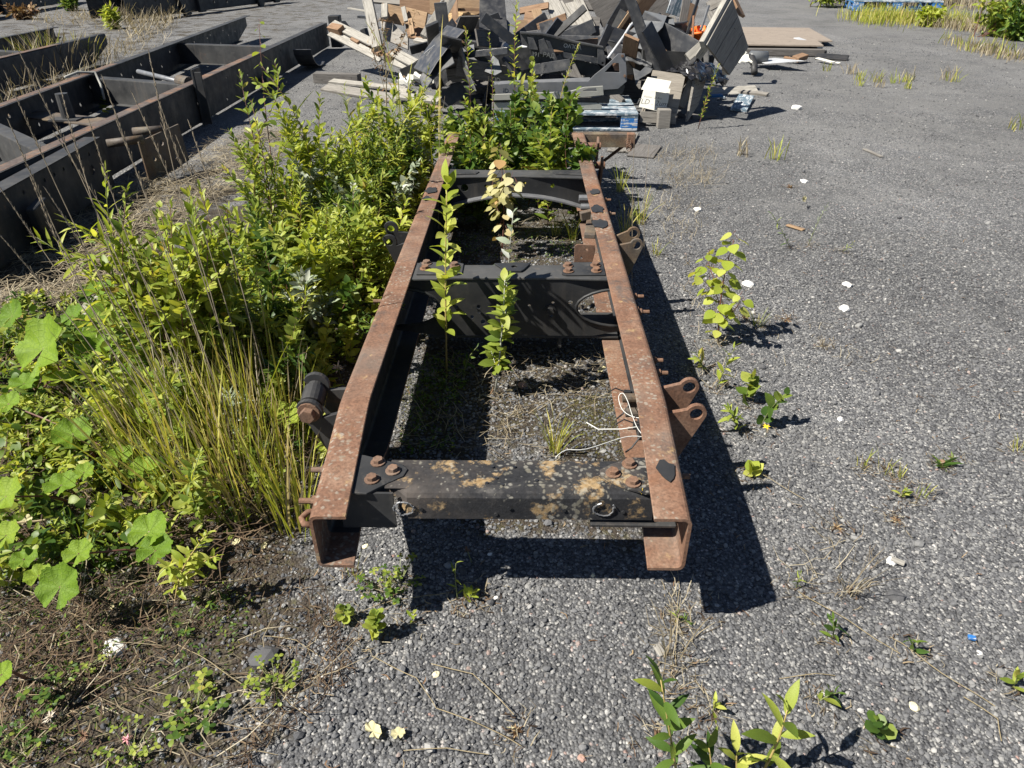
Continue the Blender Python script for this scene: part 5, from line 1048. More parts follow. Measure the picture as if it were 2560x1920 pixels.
while k < 150:
    x, y = rr_.uniform(min(xs_), max(xs_)), rr_.uniform(min(ys_), max(ys_))
    if not inside(wpoly, x, y): continue
    h = rr_.uniform(.20, .42)*(1 if y < 2.6 else 1.25); kd = ['willow', 'willow', 'lance', 'aspen', 'big'][rr_.integers(5)]; mt = ['leaf_willow', 'leaf_willow', 'leaf_willow', 'leaf_lime', 'leaf_lime', 'leaf_lime', 'leaf_deep', 'leaf_deep', 'leaf_silver'][rr_.integers(9)]
    plant('willow_shoot', thicket_label(x, y, h, kd, mt), 'willow shoot', (x, y, 0), (x+rr_.normal(0, .07), y+rr_.normal(-.02, .06), h), int(30+h*40), .050 if kd == 'aspen' else .072, kd, mt, 'stem_green' if k % 2 else 'stem_red', GT, .05, 55, 3, .0022, int(rr_.integers(1 << 30)), tilt=.45, wid=.8 if kd == 'aspen' else 1); k += 1
for i in range(46):
    y = 1.68+rr_.random()*2.9; x = -.54-rr_.random()**1.3*.42; h = rr_.uniform(.10, .26); kd = ['willow', 'aspen', 'big', 'lance'][i % 4]; mt = ['leaf_lime', 'leaf_willow', 'leaf_lime', 'leaf_deep'][rr_.integers(4)]
    plant('willow_shoot', thicket_label(x, y, h, kd, mt).replace('willow shoot', 'young shoot').rsplit(' leaves ', 1)[0]+' leaves at the foot of the left rail', 'willow shoot', (x, y, 0), (x+rr_.normal(0, .05), y+rr_.normal(-.02, .05), h), 22, .042 if kd == 'aspen' else .056, kd, mt, 'stem_green', 'young shoots at the foot of the left rail', .05, 60, 2, .002, int(rr_.integers(1 << 30)), tilt=.4, wid=.85 if kd == 'aspen' else 1.1)
# lower weeds between the thicket and the left edge
poly2 = [(-60, 900), (60, 770), (200, 760), (330, 860), (480, 920), (640, 980), (720, 1120), (600, 1260), (420, 1330), (200, 1420), (-60, 1480)]
wpoly2 = [tuple(at(u, v).xy) for u, v in poly2]; xs_, ys_ = zip(*wpoly2); k = 0
while k < 120:
    x, y = rr_.uniform(min(xs_), max(xs_)), rr_.uniform(min(ys_), max(ys_))
    if not inside(wpoly2, x, y): continue
    h = rr_.uniform(.05, .17); kd = ['willow', 'lance', 'aspen', 'big'][rr_.integers(4)]; mt = ['leaf_willow', 'leaf_lime', 'leaf_lime', 'leaf_deep'][rr_.integers(4)]
    plant('leafy_weed', 'low %s weed with %s leaves in left bed %s' % ({'leaf_willow': 'mixed green', 'leaf_lime': 'lime green', 'leaf_deep': 'dark green'}[mt], {'willow': 'pointed', 'lance': 'narrow', 'aspen': 'round', 'big': 'long oval'}[kd], 'by the left edge' if x < -1.25 else 'under the tall grass' if y < 1.5 else 'before the thicket'), 'weed', (x, y, 0), (x+rr_.normal(0, .06), y+rr_.normal(-.02, .05), h), 18, .036 if kd == 'aspen' else .046, kd, mt, 'stem_green', 'low weeds of the left weed bed', .05, 62, 3, .002, int(rr_.integers(1 << 30)), tilt=.4, wid=.8 if kd == 'aspen' else 1.1); k += 1
# low cover of leaves, dry straw and moss below: stuff
def low_cover(name, label, polys, n, L, kind, mat, z1, seed, cat='ground cover'):
    r = np.random.default_rng(seed); pts = []
    wp_ = [[tuple(at(u, v).xy) for u, v in p] for p in polys]
    for p in wp_:
        xs, ys = zip(*p); a = 0; need = int(n/len(wp_))
        q = np.stack([r.uniform(min(xs), max(xs), need*6), r.uniform(min(ys), max(ys), need*6)], 1); q = [s for s in q if inside(p, s[0], s[1])][:need]; pts += q
    pts = np.array(pts); dens = np.array([mnoise.noise(Vector((x*3, y*3, seed))) for x, y in pts]); pts = pts[dens+r.normal(0, .25, len(pts)) > -.15]
    m = len(pts); B = np.stack([pts[:, 0], pts[:, 1], r.random(m)**1.6*z1], 1); a = r.uniform(0, 6.28, m); el = r.normal(.25, .45, m)
    D = np.stack([np.cos(a)*np.cos(el), np.sin(a)*np.cos(el), np.sin(el)], 1); V, F = leaf_verts(kind, B, D, L*r.uniform(.5, 1.25, m), r, .5)
    o = np_mesh(name, V, F, M[mat]); prop(o, label, cat, kind='stuff'); return o
lowL = [(0, 830), (160, 800), (330, 830), (440, 900), (600, 800), (700, 700), (900, 560), (1060, 420), (1010, 600), (900, 840), (790, 1000), (740, 1290), (640, 1330), (420, 1400), (0, 1480)]
low_cover('undergrowth', 'low tangle of small green leaves under the thicket', [lowL], 9000, .034, 'willow', 'leaf_willow', .14, 5)
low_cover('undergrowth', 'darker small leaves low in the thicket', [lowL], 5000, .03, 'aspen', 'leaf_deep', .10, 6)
low_cover('leaf_litter', 'brown dead leaves and stalks on the soil below the plants', [[(0, 1100), (600, 1000), (780, 1300), (640, 1500), (420, 1650), (300, 1920), (0, 1920)]], 9000, .017, 'lance', 'litter', .02, 8, 'leaf litter')
low_cover('moss', 'olive green moss tufts on the gravel', [[(0, 1480), (480, 1400), (700, 1480), (620, 1640), (420, 1920), (0, 1920)], [(1010, 940), (1100, 930), (1120, 1120), (990, 1140)], [(1400, 1000), (1540, 980), (1570, 1140), (1430, 1140)]], 9000, .008, 'lance', 'moss', .006, 9, 'moss')
def straw(name, label, polys, n, L, mat, z1, seed, wid=.0018, el=.12):
    r = np.random.default_rng(seed); pts = []
    for p in [[tuple(at(u, v).xy) for u, v in p] for p in polys]:
        xs, ys = zip(*p); q = np.stack([r.uniform(min(xs), max(xs), 8*n), r.uniform(min(ys), max(ys), 8*n)], 1); pts += [s for s in q if inside(p, s[0], s[1])][:n//len(polys)]
    pts = np.array(pts); dens = np.array([mnoise.noise(Vector((x*2.2, y*2.2, seed))) for x, y in pts]); pts = pts[dens+r.normal(0, .25, len(pts)) > -.1]
    m = len(pts); a = r.uniform(0, 6.28, m); B = np.stack([pts[:, 0], pts[:, 1], r.random(m)*z1+.002], 1); e = np.abs(r.normal(0, el, m)); l = L*r.uniform(.3, 1.2, m)
    D = np.stack([np.cos(a)*np.cos(e), np.sin(a)*np.cos(e), np.sin(e)], 1); S = np.stack([-np.sin(a), np.cos(a), 0*a], 1)*wid
    bend = np.stack([-np.sin(a), np.cos(a), -.3*np.abs(np.sin(a*3))], 1)*(r.normal(0, .12, m)*l)[:, None]
    c = [B, B+D*(l*.5)[:, None]+bend, B+D*l[:, None]]
    V = np.stack([c[0]-S, c[0]+S, c[1]-S, c[1]+S, c[2]-S*.4, c[2]+S*.4], 1).reshape(-1, 3); F = (np.array([(0, 1, 3, 2), (2, 3, 5, 4)])[None]+(np.arange(m)*6)[:, None, None]).reshape(-1, 4)
    o = np_mesh(name, V, F, M[mat]); prop(o, label, 'dry grass', kind='stuff'); return o
straw('dry_straw', 'bleached dry straw matted beside the dark rails', [[(0, 620), (300, 480), (420, 430), (620, 330), (760, 330), (640, 460), (500, 520), (400, 640), (200, 760), (0, 800)]], 6500, .15, 'grass_straw', .05, 21)
straw('dry_straw', 'brown dry stalks tangled under the thicket', [[(0, 900), (400, 900), (700, 900), (790, 1150), (640, 1420), (300, 1600), (0, 1800)]], 3400, .11, 'litter', .06, 22, .0016, .35)
straw('dry_straw', 'thin dry stalks lying inside the rusty frame', [[(1000, 1130), (1100, 880), (1500, 880), (1560, 1140)], [(1150, 640), (1440, 600), (1460, 560), (1180, 560)]], 1100, .10, 'grass_straw', .02, 23, .0011, .25)
straw('dry_straw', 'brown stalks scattered on the gravel in the lower left', [[(0, 1500), (500, 1430), (820, 1480), (900, 1700), (620, 1920), (0, 1920)]], 2600, .06, 'litter', .02, 24, .0011, .4)
straw('dry_straw', 'dry grass along the right side of the rusty frame', [[(1640, 520), (1700, 430), (1800, 470), (1720, 650), (1790, 820), (1880, 1080), (1800, 1120), (1740, 860)], [(1640, 380), (1780, 380), (1800, 470), (1650, 480)]], 900, .09, 'grass_straw', .03, 25, .0012, .7)
straw('dry_straw', 'straw and dead stalks between the far left frames', [[(60, 60), (480, 20), (420, 90), (300, 130), (330, 90)]], 1800, .35, 'grass_straw', .12, 26, .005, .5)
straw('dry_straw', 'thin wisps of dry grass on the open gravel', [[(1650, 1500), (1720, 1480), (1760, 1750), (1640, 1760)], [(1950, 1150), (2150, 1150), (2200, 1500), (1950, 1500)], [(1850, 760), (1960, 720), (2200, 900), (2000, 1000)], [(1700, 330), (1850, 380), (1800, 480), (1660, 470)]], 420, .07, 'grass_straw', .006, 27, .0009, .5)

straw('dry_straw', 'a few pale stalks lying over the brown litter', [[(0, 1400), (500, 1380), (760, 1480), (820, 1700), (560, 1920), (0, 1920)]], 260, .13, 'grass_straw', .02, 28, .0010, .2)
low_cover('undergrowth', 'tiny green herb leaves sprinkled over the brown litter', [[(0, 1420), (420, 1400), (640, 1500), (560, 1700), (380, 1920), (0, 1920)]], 2600, .012, 'willow', 'leaf_deep', .03, 31)
low_cover('undergrowth', 'low green herbs inside the frame beside the left rail', [[(990, 1140), (1060, 900), (1180, 880), (1130, 1140)], [(1120, 600), (1440, 560), (1440, 640), (1150, 660)]], 2200, .016, 'willow', 'leaf_deep', .04, 32)
straw('dry_straw', 'dry grass between the long dark frame and the third frame', [[(0, 330), (0, 215), (230, 130), (420, 105), (300, 170)]], 1300, .22, 'grass_straw', .12, 33, .003, .9)
# --- tall dry stalks with seed heads fanning left from the grass clump
GS = 'tall dry stalks with seed heads'
stk = [((470, 1130), (12, 180)), ((490, 1140), (48, 130)), ((520, 1120), (150, 215)), ((560, 1080), (135, 330)), ((590, 1100), (255, 190)), ((610, 1090), (330, 232)), ((640, 1080), (372, 130)), ((650, 1060), (398, 255)), ((560, 1180), (75, 440)), ((480, 1160), (0, 470)), ((440, 1180), (2, 590)), ((520, 1200), (112, 470)),
       ((610, 1160), (290, 300)), ((560, 1130), (222, 300)), ((700, 1000), (440, 340)), ((690, 1080), (470, 300)), ((420, 1150), (20, 300)), ((1215, 460), (1222, 190)), ((1100, 620), (1112, 240)), ((1580, 720), (1586, 330)), ((1610, 640), (1625, 340))]
for i, (b, t) in enumerate(stk):
    r = np.random.default_rng(400+i); B = at(*b); T = at(*t, y=B.y+.02+.12*r.random()*(i < 17)); S0 = spine(B, T, .02, r, 8); root = thing('dry_grass_stalk', 'tall thin dry grass stalk with feathery seed head leaning left' if i < 17 else 'single upright dry grass stalk beside the rusty frame rails', 'dry stalk', B, GS if i < 17 else 'upright dry stalks by the frame')
    MB().tube([Vector(p) for p in S0], list(np.linspace(.0020, .0009, 8)), 4).build('stem', M['drystem'], root, fix=False)
    if i < 17:
        m = MB(); n_ = 34; tt = np.linspace(.78, 1, n_); b_, d_ = on_spine(S0, tt)
        for q in range(n_):
            a = q*2.4; e = Vector((math.cos(a), math.sin(a), .9)).normalized(); l = .020*(1.25-(tt[q]-.78)/.22)*r.uniform(.5, 1.2); p0 = Vector(b_[q]); m.tube([p0, p0+(e*.5+Vector(d_[q])).normalized()*l], [.0013, .0008], 3, False)
        m.build('seed_head', M['drystem'], root, fix=False)
# --- thick green grass clumps in front of the thicket
GG = 'thick yellow green grass clumps left of the near rail'
for i, (u, v, h, lx) in enumerate(((690, 1190, .36, -.1), (600, 1300, .40, -.15), (650, 1270, .34, -.05), (560, 1230, .42, -.3), (500, 1270, .40, -.25), (455, 1190, .42, -.35), (525, 1160, .45, -.35), (620, 1150, .42, -.2), (730, 1120, .34, .05), (750, 1310, .34, .05), (735, 1330, .30, -.05), (400, 1230, .34, -.35), (580, 1060, .40, -.3), (480, 1080, .42, -.4), (340, 1150, .32, -.2))):
    tuft('grass_clump', ['upright clump of broad yellow green grass blades beside the near left rail', 'leaning clump of yellow green grass blades farther left of the near rail'][int(lx < -.2)], at(u, v), 18, h*1.1, .06, (lx*.7, .05), 'grass_green', GG, .0055, np.random.default_rng(500+i), curl=.25)
    tuft('dry_grass_clump', 'clump of straw coloured blades between the green grass clumps', at(u-18, v-30), 16, h*1.1, .07, (lx*.9, .1), 'grass_straw', 'straw clumps among the green grass', .0032, np.random.default_rng(540+i), curl=.35)
for i, (u, v, h, n_, lb) in enumerate(((1385, 1135, .21, 30, 'bright grass tuft behind the front cross member'), (1430, 600, .20, 22, 'green grass tuft inside the frame beside the right rail'), (1475, 590, .24, 18, 'tall grass tuft touching the right rail inside the frame'), (1390, 590, .18, 16, 'grass tuft behind the middle cross member'), (1560, 590, .22, 24, 'grass tuft outside the right rail behind the lugs'), (1600, 560, .26, 20, 'taller grass tuft outside the right rail'), (1550, 480, .22, 18, 'grass tuft near the rear of the right rail'), (1640, 640, .10, 16, 'low grass tuft at the edge of the rail shadow'), (890, 1445, .07, 9, 'small broad bladed grass tuft under the left channel end'), (1895, 815, .09, 16, 'green tuft on a brown patch right of the aspen sapling'), (2155, 1170, .09, 8, 'thin grass sprout on open gravel'), (2210, 1180, .10, 8, 'second thin grass sprout right of it on open gravel'), (2250, 1195, .08, 10, 'yellowish grass tuft beside the two sprouts'), (2120, 1480, .15, 16, 'wispy grass tuft low on the right gravel'), (2545, 1130, .08, 14, 'grass tuft cut by the right edge'), (2060, 870, .06, 14, 'tiny dry tuft in the middle of the right gravel'), (1680, 1660, .22, 14, 'dry thin grass tuft in front of the right channel end'), (2305, 1240, .06, 8, 'very small grass sprout near the right edge'))):
    tuft('grass_tuft', lb, at(u, v), n_, h, .02, (.05, 0), 'grass_green' if i not in (13, 15, 16) else 'grass_straw', None, .0042 if i < 8 else .0026, np.random.default_rng(600+i))

for i in range(20):
    u, v = rr_.uniform(320, 740), rr_.uniform(960, 1300)
    tuft('grass_clump', 'thin upright tuft of yellow green blades scattered between the thicker grass clumps', at(u, v), 11, rr_.uniform(.36, .52), .05, (rr_.normal(-.12, .1), .05), 'grass_green' if i % 3 else 'grass_straw', 'thin grass tufts between the clumps', .0042, np.random.default_rng(2500+i), curl=.12)
# --- coltsfoot: big toothed round leaves, each leaf an object
def colt_mesh(seed):
    r = np.random.default_rng(seed); n = 58; rings = (.0, .3, .6, .85, 1.0); V = [(0, .0, 0)]; F = []
    for q in rings[1:]:
        for i in range(n):
            a = -math.pi*.93+2*math.pi*.93*i/(n-1); R_ = .5*(1+.035*math.cos(7*a)+(.035*(i % 2) if q == 1 else 0)+.008*r.normal()*(q == 1))*(1-.10*abs(a/math.pi)**6)
            x, y = R_*q*math.sin(a), R_*q*math.cos(a); V.append((x, y+.0, .20*q*q-.20*q*q*abs(math.sin(a*.5))**2+.055*math.sin(a*6+seed)*q*q+.02*r.normal()*(q == 1)))
    for i in range(n-1): F.append((0, 1+i+1, 1+i))
    for k_ in range(3):
        for i in range(n-1): a, b = 1+k_*n+i, 1+(k_+1)*n+i; F.append((a, a+1, b+1, b))
    me = bpy.data.meshes.new('leaf'); me.from_pydata(V, [], F); uv = me.uv_layers.new(name='UV')
    for l in me.loops: x, y, _ = V[l.vertex_index]; uv.data[l.index].uv = (x*2, y*2)
    me.materials.append(M['leaf_colt']); me.polygons.foreach_set('use_smooth', [True]*len(me.polygons)); return me
CM = [colt_mesh(s) for s in range(4)]
GC = 'coltsfoot plants with big round leaves'
colts = [[(285, 785, 118, .17), (268, 825, 130, .14), (385, 768, 100, .2)], [(108, 872, 150, .14), (238, 872, 95, .12), (30, 790, 70, .15)], [(345, 935, 110, .12), (397, 1012, 122, .12), (445, 1068, 80, .08)], [(182, 1086, 88, .12), (210, 1182, 50, .06)], [(153, 1214, 76, .10), (14, 1242, 90, .11)], [(150, 1468, 104, .07), (95, 1440, 60, .05)], [(388, 1378, 88, .05), (372, 1330, 100, .06), (195, 1385, 70, .05)], [(4, 1688, 56, .06)], [(557, 882, 56, .16)], [(250, 725, 70, .18), (182, 790, 60, .12)], [(300, 1140, 60, .06), (20, 1010, 60, .1)], [(360, 1172, 70, .06), (720, 1042, 80, .05)], [(60, 960, 70, .06), (150, 950, 75, .07)], [(15, 1340, 70, .05), (60, 1400, 60, .05)]]
for i, grp in enumerate(colts):
    u, v, s, z = grp[0]; c0 = at(u, v, z); B = Vector((c0.x+.02, c0.y+.03, 0)); root = thing('coltsfoot_plant', ('coltsfoot plant with big round leaves near %s' % ['the tall grass stalks', 'the left edge, with the largest leaf', 'the middle of the left weeds', 'two small leaves over dry stalks', 'the left edge above the bare soil', 'the bare soil in the lower left', 'the willow seedling', 'the left edge at the bottom', 'the willow shoots, a single leaf', 'the shaded gravel at the top', 'the straw at the left', 'the rubber bushing', 'the left edge under the largest leaf', 'the left edge, half dried'][i]), 'coltsfoot', B, GC)
    m = MB()
    for j, (u, v, s, z) in enumerate(grp):
        z = z+.07; c = at(u, v, z); dist = (c-CAM).length; D = s/F_PX*dist*.86; r = np.random.default_rng(700+i*7+j)
        nrm = Vector((r.normal(-.15, .22), r.normal(-.25, .2), 1)).normalized(); Fm = frame_of((math.cos(r.uniform(-.7, .7)), math.sin(r.uniform(-.7, .7)), 0), nrm)
        o = bpy.data.objects.new('leaf', CM[(i+j) % 4]); attach(o, Matrix.Translation(c)@Fm.to_4x4()@Matrix.Scale(D, 4), root); m.tube([B, B.lerp(c, .5)+Vector((0, 0, .02)), c], [.004, .003, .0025], 5)
    m.build('leaf_stalk', M['stem_red'], root, fix=False)

# --- plants inside the frame
px_plant('willow_sapling', 'slim upright willow sapling growing inside the frame near the left rail', 'sapling', (1117, 935), (1118, 452), 44, .074, back=-.06, kind='big', mat='leaf_lime', stem='stem_tan', single=True, t0=.22, ang=52, sr=.004, bow=.01, seed=31, wid=1.35, grow=.1)
px_plant('aspen_sapling', 'yellowing aspen sapling with cream leaves behind the middle cross member', 'sapling', (1255, 640), (1250, 385), 36, .058, back=-.02, kind='aspen', mat='leaf_yellow', stem='stem_red', single=True, t0=.12, ang=75, sr=.004, side=2, bow=.03, seed=32, petiole=.03, grow=.1)
px_plant('poplar_sapling', 'green leafy poplar sapling standing in front of the middle cross member', 'sapling', (1238, 985), (1262, 700), 44, .060, back=-.03, kind='big', mat='leaf_willow', stem='stem_grey', single=True, t0=.22, ang=62, sr=.004, side=3, bow=.04, seed=33, wid=1.7, grow=.3)
px_plant('poplar_shoot', 'thin white poplar shoot with silvery leaves crossing the middle cross member', 'sapling', (1262, 800), (1283, 530), 14, .07, kind='big', mat='leaf_silver', stem='stem_grey', single=True, t0=.35, ang=60, sr=.003, bow=.02, seed=34, wid=1.6)
px_plant('willow_seedling', 'small willow seedling in the shade inside the frame', 'seedling', (1158, 950), (1192, 868), 10, .04, kind='big', mat='leaf_deep', single=True, seed=35, ang=55)
GB = 'dark green shoots filling the rear of the frame'
rb = np.random.default_rng(12)
for i in range(40):
    x = rb.uniform(-.40, .30); y = rb.uniform(3.85, 5.3); h = rb.uniform(.30, .54)+(.08 if x > .05 else 0)
    plant('bush_shoot', '%s shoot with %s leaves, %s side of the rear frame bush' % (['tall', 'low'][int(h < .4)], ['pointed', 'long oval', 'round'][i % 3], 'left' if x < -.15 else 'right' if x > .1 else 'middle'), 'bush', (x, y, 0), (x+rb.normal(0, .08), y+rb.normal(-.05, .06), h), 42, .085 if i % 3 else .065, ['willow', 'big', 'aspen'][i % 3], ['leaf_deep', 'leaf_willow', 'leaf_deep'][i % 3], 'stem_red', GB, .04, 58, 3, .003, 900+i, tilt=.5, wid=1.25 if i % 3 < 2 else .8)
for i, (b, t, lb, nl) in enumerate((((1290, 330), (1292, 4), 'tallest willow shoot rising from the rear bush in front of the crates', 34), ((1180, 340), (1165, 78), 'willow shoot from the rear bush in front of the mud guard', 30), ((1380, 350), (1448, 108), 'fine leaved shoot from the rear bush in front of the bumper', 60), ((1235, 330), (1222, 86), 'thin seedy shoot in front of the grey scrap', 34), ((1345, 345), (1330, 150), 'round leaved shoot at the right of the rear bush', 26), ((1420, 360), (1440, 240), 'short shoot at the right edge of the rear bush', 26), ((1745, 322), (1797, 163), 'narrow leaved willow shoot standing right of the crate', 64), ((690, 480), (648, 60), 'thin aspen sapling with few round leaves before the dark rail', 20))):
    px_plant('tall_shoot', lb, 'shoot', b, t, nl, .036 if i in (2, 3, 6) else .065 if i != 7 else .05, kind='aspen' if i in (4, 7) else 'willow', mat='leaf_willow' if i != 0 else 'leaf_lime', stem='stem_red' if i != 2 else 'stem_tan', seed=950+i, t0=.35 if i in (0, 1) else .15, sr=.004, bow=.02, single=(i in (7,)), ang=45 if i != 7 else 70, petiole=.02 if i == 7 else 0, grow=.3)
# --- saplings and weeds on the open gravel
px_plant('aspen_sapling', 'lime green aspen sapling standing alone on the gravel right of the frame', 'sapling', (1795, 858), (1835, 600), 30, .052, back=.02, kind='aspen', mat='leaf_lime', stem='stem_red', single=True, t0=.08, ang=72, sr=.004, side=3, bow=.03, seed=41, petiole=.022, grow=.15)
for i, (b, t, n_, l, kd, mt, lb) in enumerate((
    ((1700, 1985), (1652, 1700), 20, .055, 'big', 'leaf_deep', 'glossy willow shoot at the bottom right of the middle'), ((1890, 1960), (1968, 1775), 11, .072, 'big', 'leaf_willow', 'willow shoot with long glossy leaves at the bottom edge'), ((1780, 1965), (1772, 1868), 8, .06, 'big', 'leaf_deep', 'short willow shoot between the two glossy ones at the bottom edge'), ((1850, 1975), (1842, 1880), 8, .06, 'big', 'leaf_lime', 'pale leaf cluster beside the long leaved shoot at the bottom edge'),
    ((1975, 620), (1925, 530), 20, .035, 'lance', 'leaf_deep', 'dark little willow sprig upright on the right gravel'), ((2020, 615), (2070, 510), 22, .032, 'lance', 'leaf_silver', 'silvery willow sprig leaning right on the right gravel'), ((2105, 630), (2135, 605), 10, .028, 'lance', 'leaf_willow', 'tiny green sprig right of the silvery one'),
    ((1760, 930), (1745, 885), 9, .05, 'big', 'leaf_willow', 'green seedling just behind the right lugs'), ((1790, 975), (1838, 865), 14, .045, 'big', 'leaf_lime', 'pale green sprig right of the lugs'), ((1860, 1010), (1880, 935), 12, .045, 'aspen', 'leaf_willow', 'round leaved seedling right of the pale sprig'), ((1900, 1070), (1965, 985), 11, .045, 'aspen', 'leaf_deep', 'dark seedling with round leaves beside the yellow flower'),
    ((1850, 1080), (1820, 1020), 16, .045, 'big', 'leaf_willow', 'leafy weed at the edge of the rail shadow'), ((1880, 1190), (1882, 1165), 8, .04, 'aspen', 'leaf_lime', 'yellow green seedling in the rail shadow'), ((2080, 1600), (2082, 1545), 9, .04, 'big', 'leaf_deep', 'upright willow seedling on the lower right gravel'), ((2250, 1245), (2262, 1225), 7, .03, 'willow', 'leaf_lime', 'little yellow sprout right of the wispy tuft'), ((1990, 1472), (2004, 1430), 10, .02, 'lance', 'leaf_willow', 'fine leaved sprout at the corner of the rail shadow'),
    ((2045, 1755), (2095, 1732), 7, .045, 'big', 'leaf_deep', 'olive seedling with one long leaf on the lower right gravel'), ((1778, 1780), (1790, 1755), 6, .035, 'big', 'leaf_lime', 'small yellowish seedling between the bottom shoots'), ((2195, 1850), (2190, 1800), 9, .035, 'clover', 'leaf_deep', 'dark clover seedling near the bottom right'), ((2285, 1630), (2280, 1600), 6, .03, 'big', 'leaf_deep', 'dark seedling in the lower right corner area'), ((2530, 1720), (2542, 1690), 7, .035, 'big', 'leaf_willow', 'seedling near the right edge at the bottom'),
    ((970, 1490), (975, 1460), 4, .03, 'big', 'leaf_willow', 'thin upright sprig in the shadow of the cross member'), ((1170, 1505), (1182, 1480), 9, .032, 'willow', 'leaf_lime', 'yellow green sprout in front of the cross member shadow'), ((930, 1600), (938, 1535), 26, .028, 'clover', 'leaf_willow', 'leafy clover clump in the lower middle'), ((1030, 1560), (1032, 1528), 8, .02, 'willow', 'leaf_lime', 'tiny yellow sprout right of the clover clump'), ((860, 1555), (862, 1520), 12, .025, 'clover', 'leaf_willow', 'small clover sprig left of the clover clump'),
    ((1145, 1500), (1140, 1408), 6, .036, 'lance', 'leaf_willow', 'slim sprig standing before the shadow of the cross member'), ((1690, 1560), (1692, 1530), 7, .02, 'lance', 'leaf_willow', 'tiny sprout below the right channel end'), ((1715, 1560), (1712, 1575), 8, .022, 'lance', 'leaf_deep', 'tiny dark sprout below the right channel end'))):
    B = at(*b); T = at(*t, y=B.y); T.z = max(T.z, .015)
    plant('seedling' if i > 3 else 'willow_shoot', lb, 'seedling' if i > 3 else 'willow shoot', B, T, n_, l, kd, mt, 'stem_tan' if i < 4 else 'stem_green', None, .12, 52, 0, .0032 if i < 4 else .0018, 1000+i, i < 4, .03, 1.05, .4, .25 if i < 4 else .5)
# willow seedling with many small leaves left of the near channel end, clovers
px_plant('willow_shoot', 'yellow green willow seedling in front of the grass clumps at the left', 'willow shoot', (440, 1500), (520, 1330), 40, .042, kind='willow', mat='leaf_lime', stem='stem_tan', seed=61, side=2, ang=60)
px_plant('willow_shoot', 'bushy willow seedling beside the near left rail end', 'willow shoot', (520, 1330), (500, 1130), 46, .045, kind='willow', mat='leaf_willow', seed=62, side=3, ang=60)
for i, (u, v, n_, s, lb) in enumerate(((490, 1770, 14, .03, 'clover plant with round leaves in the lower left'), (505, 1810, 16, .026, 'bright clover clump at the bottom of the lower left'), (690, 1720, 26, .022, 'clover patch on bare gravel left of the middle'), (140, 1740, 16, .026, 'clover plant near the left bottom corner'), (205, 1680, 12, .018, 'small clover sprig in the brown litter'), (60, 1890, 24, .02, 'clover patch in the bottom left corner'), (330, 1890, 20, .018, 'clover patch at the bottom edge'), (960, 1480, 22, .022, 'shaded clover patch under the cross member'), (1000, 1460, 18, .02, 'dark clover in the cross member shadow'), (470, 1560, 10, .02, 'tiny clover sprig below the willow seedling'))):
    r = np.random.default_rng(1100+i); B = at(u, v); root = thing('clover_plant', lb, 'clover', B); a = r.uniform(0, 6.28, n_); d = .065*np.sqrt(r.random(n_)); hh = r.uniform(.015, .05, n_); tips = np.stack([B.x+d*np.cos(a), B.y+d*np.sin(a), hh], 1); m = MB()
    for t_ in tips: m.tube([B, Vector(t_)], [.001, .0008], 3, False)
    m.build('stalk', M['stem_green'], root, fix=False); Bs = np.repeat(tips, 3, 0); az = np.repeat(r.uniform(0, 6.28, n_), 3)+np.tile([0, 2.09, 4.19], n_); D = np.stack([np.cos(az), np.sin(az), 0*az+.1], 1)
    V, F = leaf_verts('clover', Bs, D, np.repeat(s*.55*r.uniform(.6, 1.1, n_), 3), r, .2); o = np_mesh('foliage', V, F, M['leaf_deep' if i % 2 else 'leaf_willow'], root, B); o['kind'] = 'stuff'
# broadleaf rosette and other flat weeds
for i, (u, v, s, mt, lb) in enumerate(((2355, 1165, .06, 'leaf_deep', 'flat dark green weed rosette on the right gravel'), (2385, 1150, .03, 'leaf_willow', 'single green leaf seedling near the rosette'), (1210, 1490, .03, 'leaf_dead', 'reddish dry weed beside the sprout'), (1760, 1530, .03, 'leaf_dead', 'brown withered weed below the right channel'), (2090, 1320, .035, 'leaf_dead', 'brown leaf tuft on the lower right gravel'), (1640, 1850, .04, 'leaf_dead', 'withered brown seedling beside the bottom willow shoot'), (1755, 1830, .03, 'leaf_dead', 'withered seedling between the bottom shoots'), (1965, 800, .05, 'leaf_dead', 'brown dead cushion right of the aspen sapling'), (1860, 795, .04, 'leaf_dead', 'brown dead cushion left of the green tuft'), (1975, 470, .05, 'leaf_dead', 'reddish brown weed far on the right gravel'), (2240, 1300, .03, 'leaf_dead', 'reddish seedling at the right'), (1290, 1830, .03, 'leaf_dead', 'red leaved seedling in the lower middle'))):
    r = np.random.default_rng(1200+i); B = np.array(at(u, v)); n_ = 26; a = r.uniform(0, 6.28, n_); e = r.uniform(.1, .9, n_); D = np.stack([np.cos(a)*np.cos(e), np.sin(a)*np.cos(e), np.sin(e)], 1); V, F = leaf_verts('lance', np.tile(B, (n_, 1)), D, s*(.6 if mt == 'leaf_dead' else .9)*r.uniform(.3, 1.1, n_), r, .6, 1.4); prop(np_mesh('weed_rosette', V, F, M[mt], None, B), lb, 'weed')
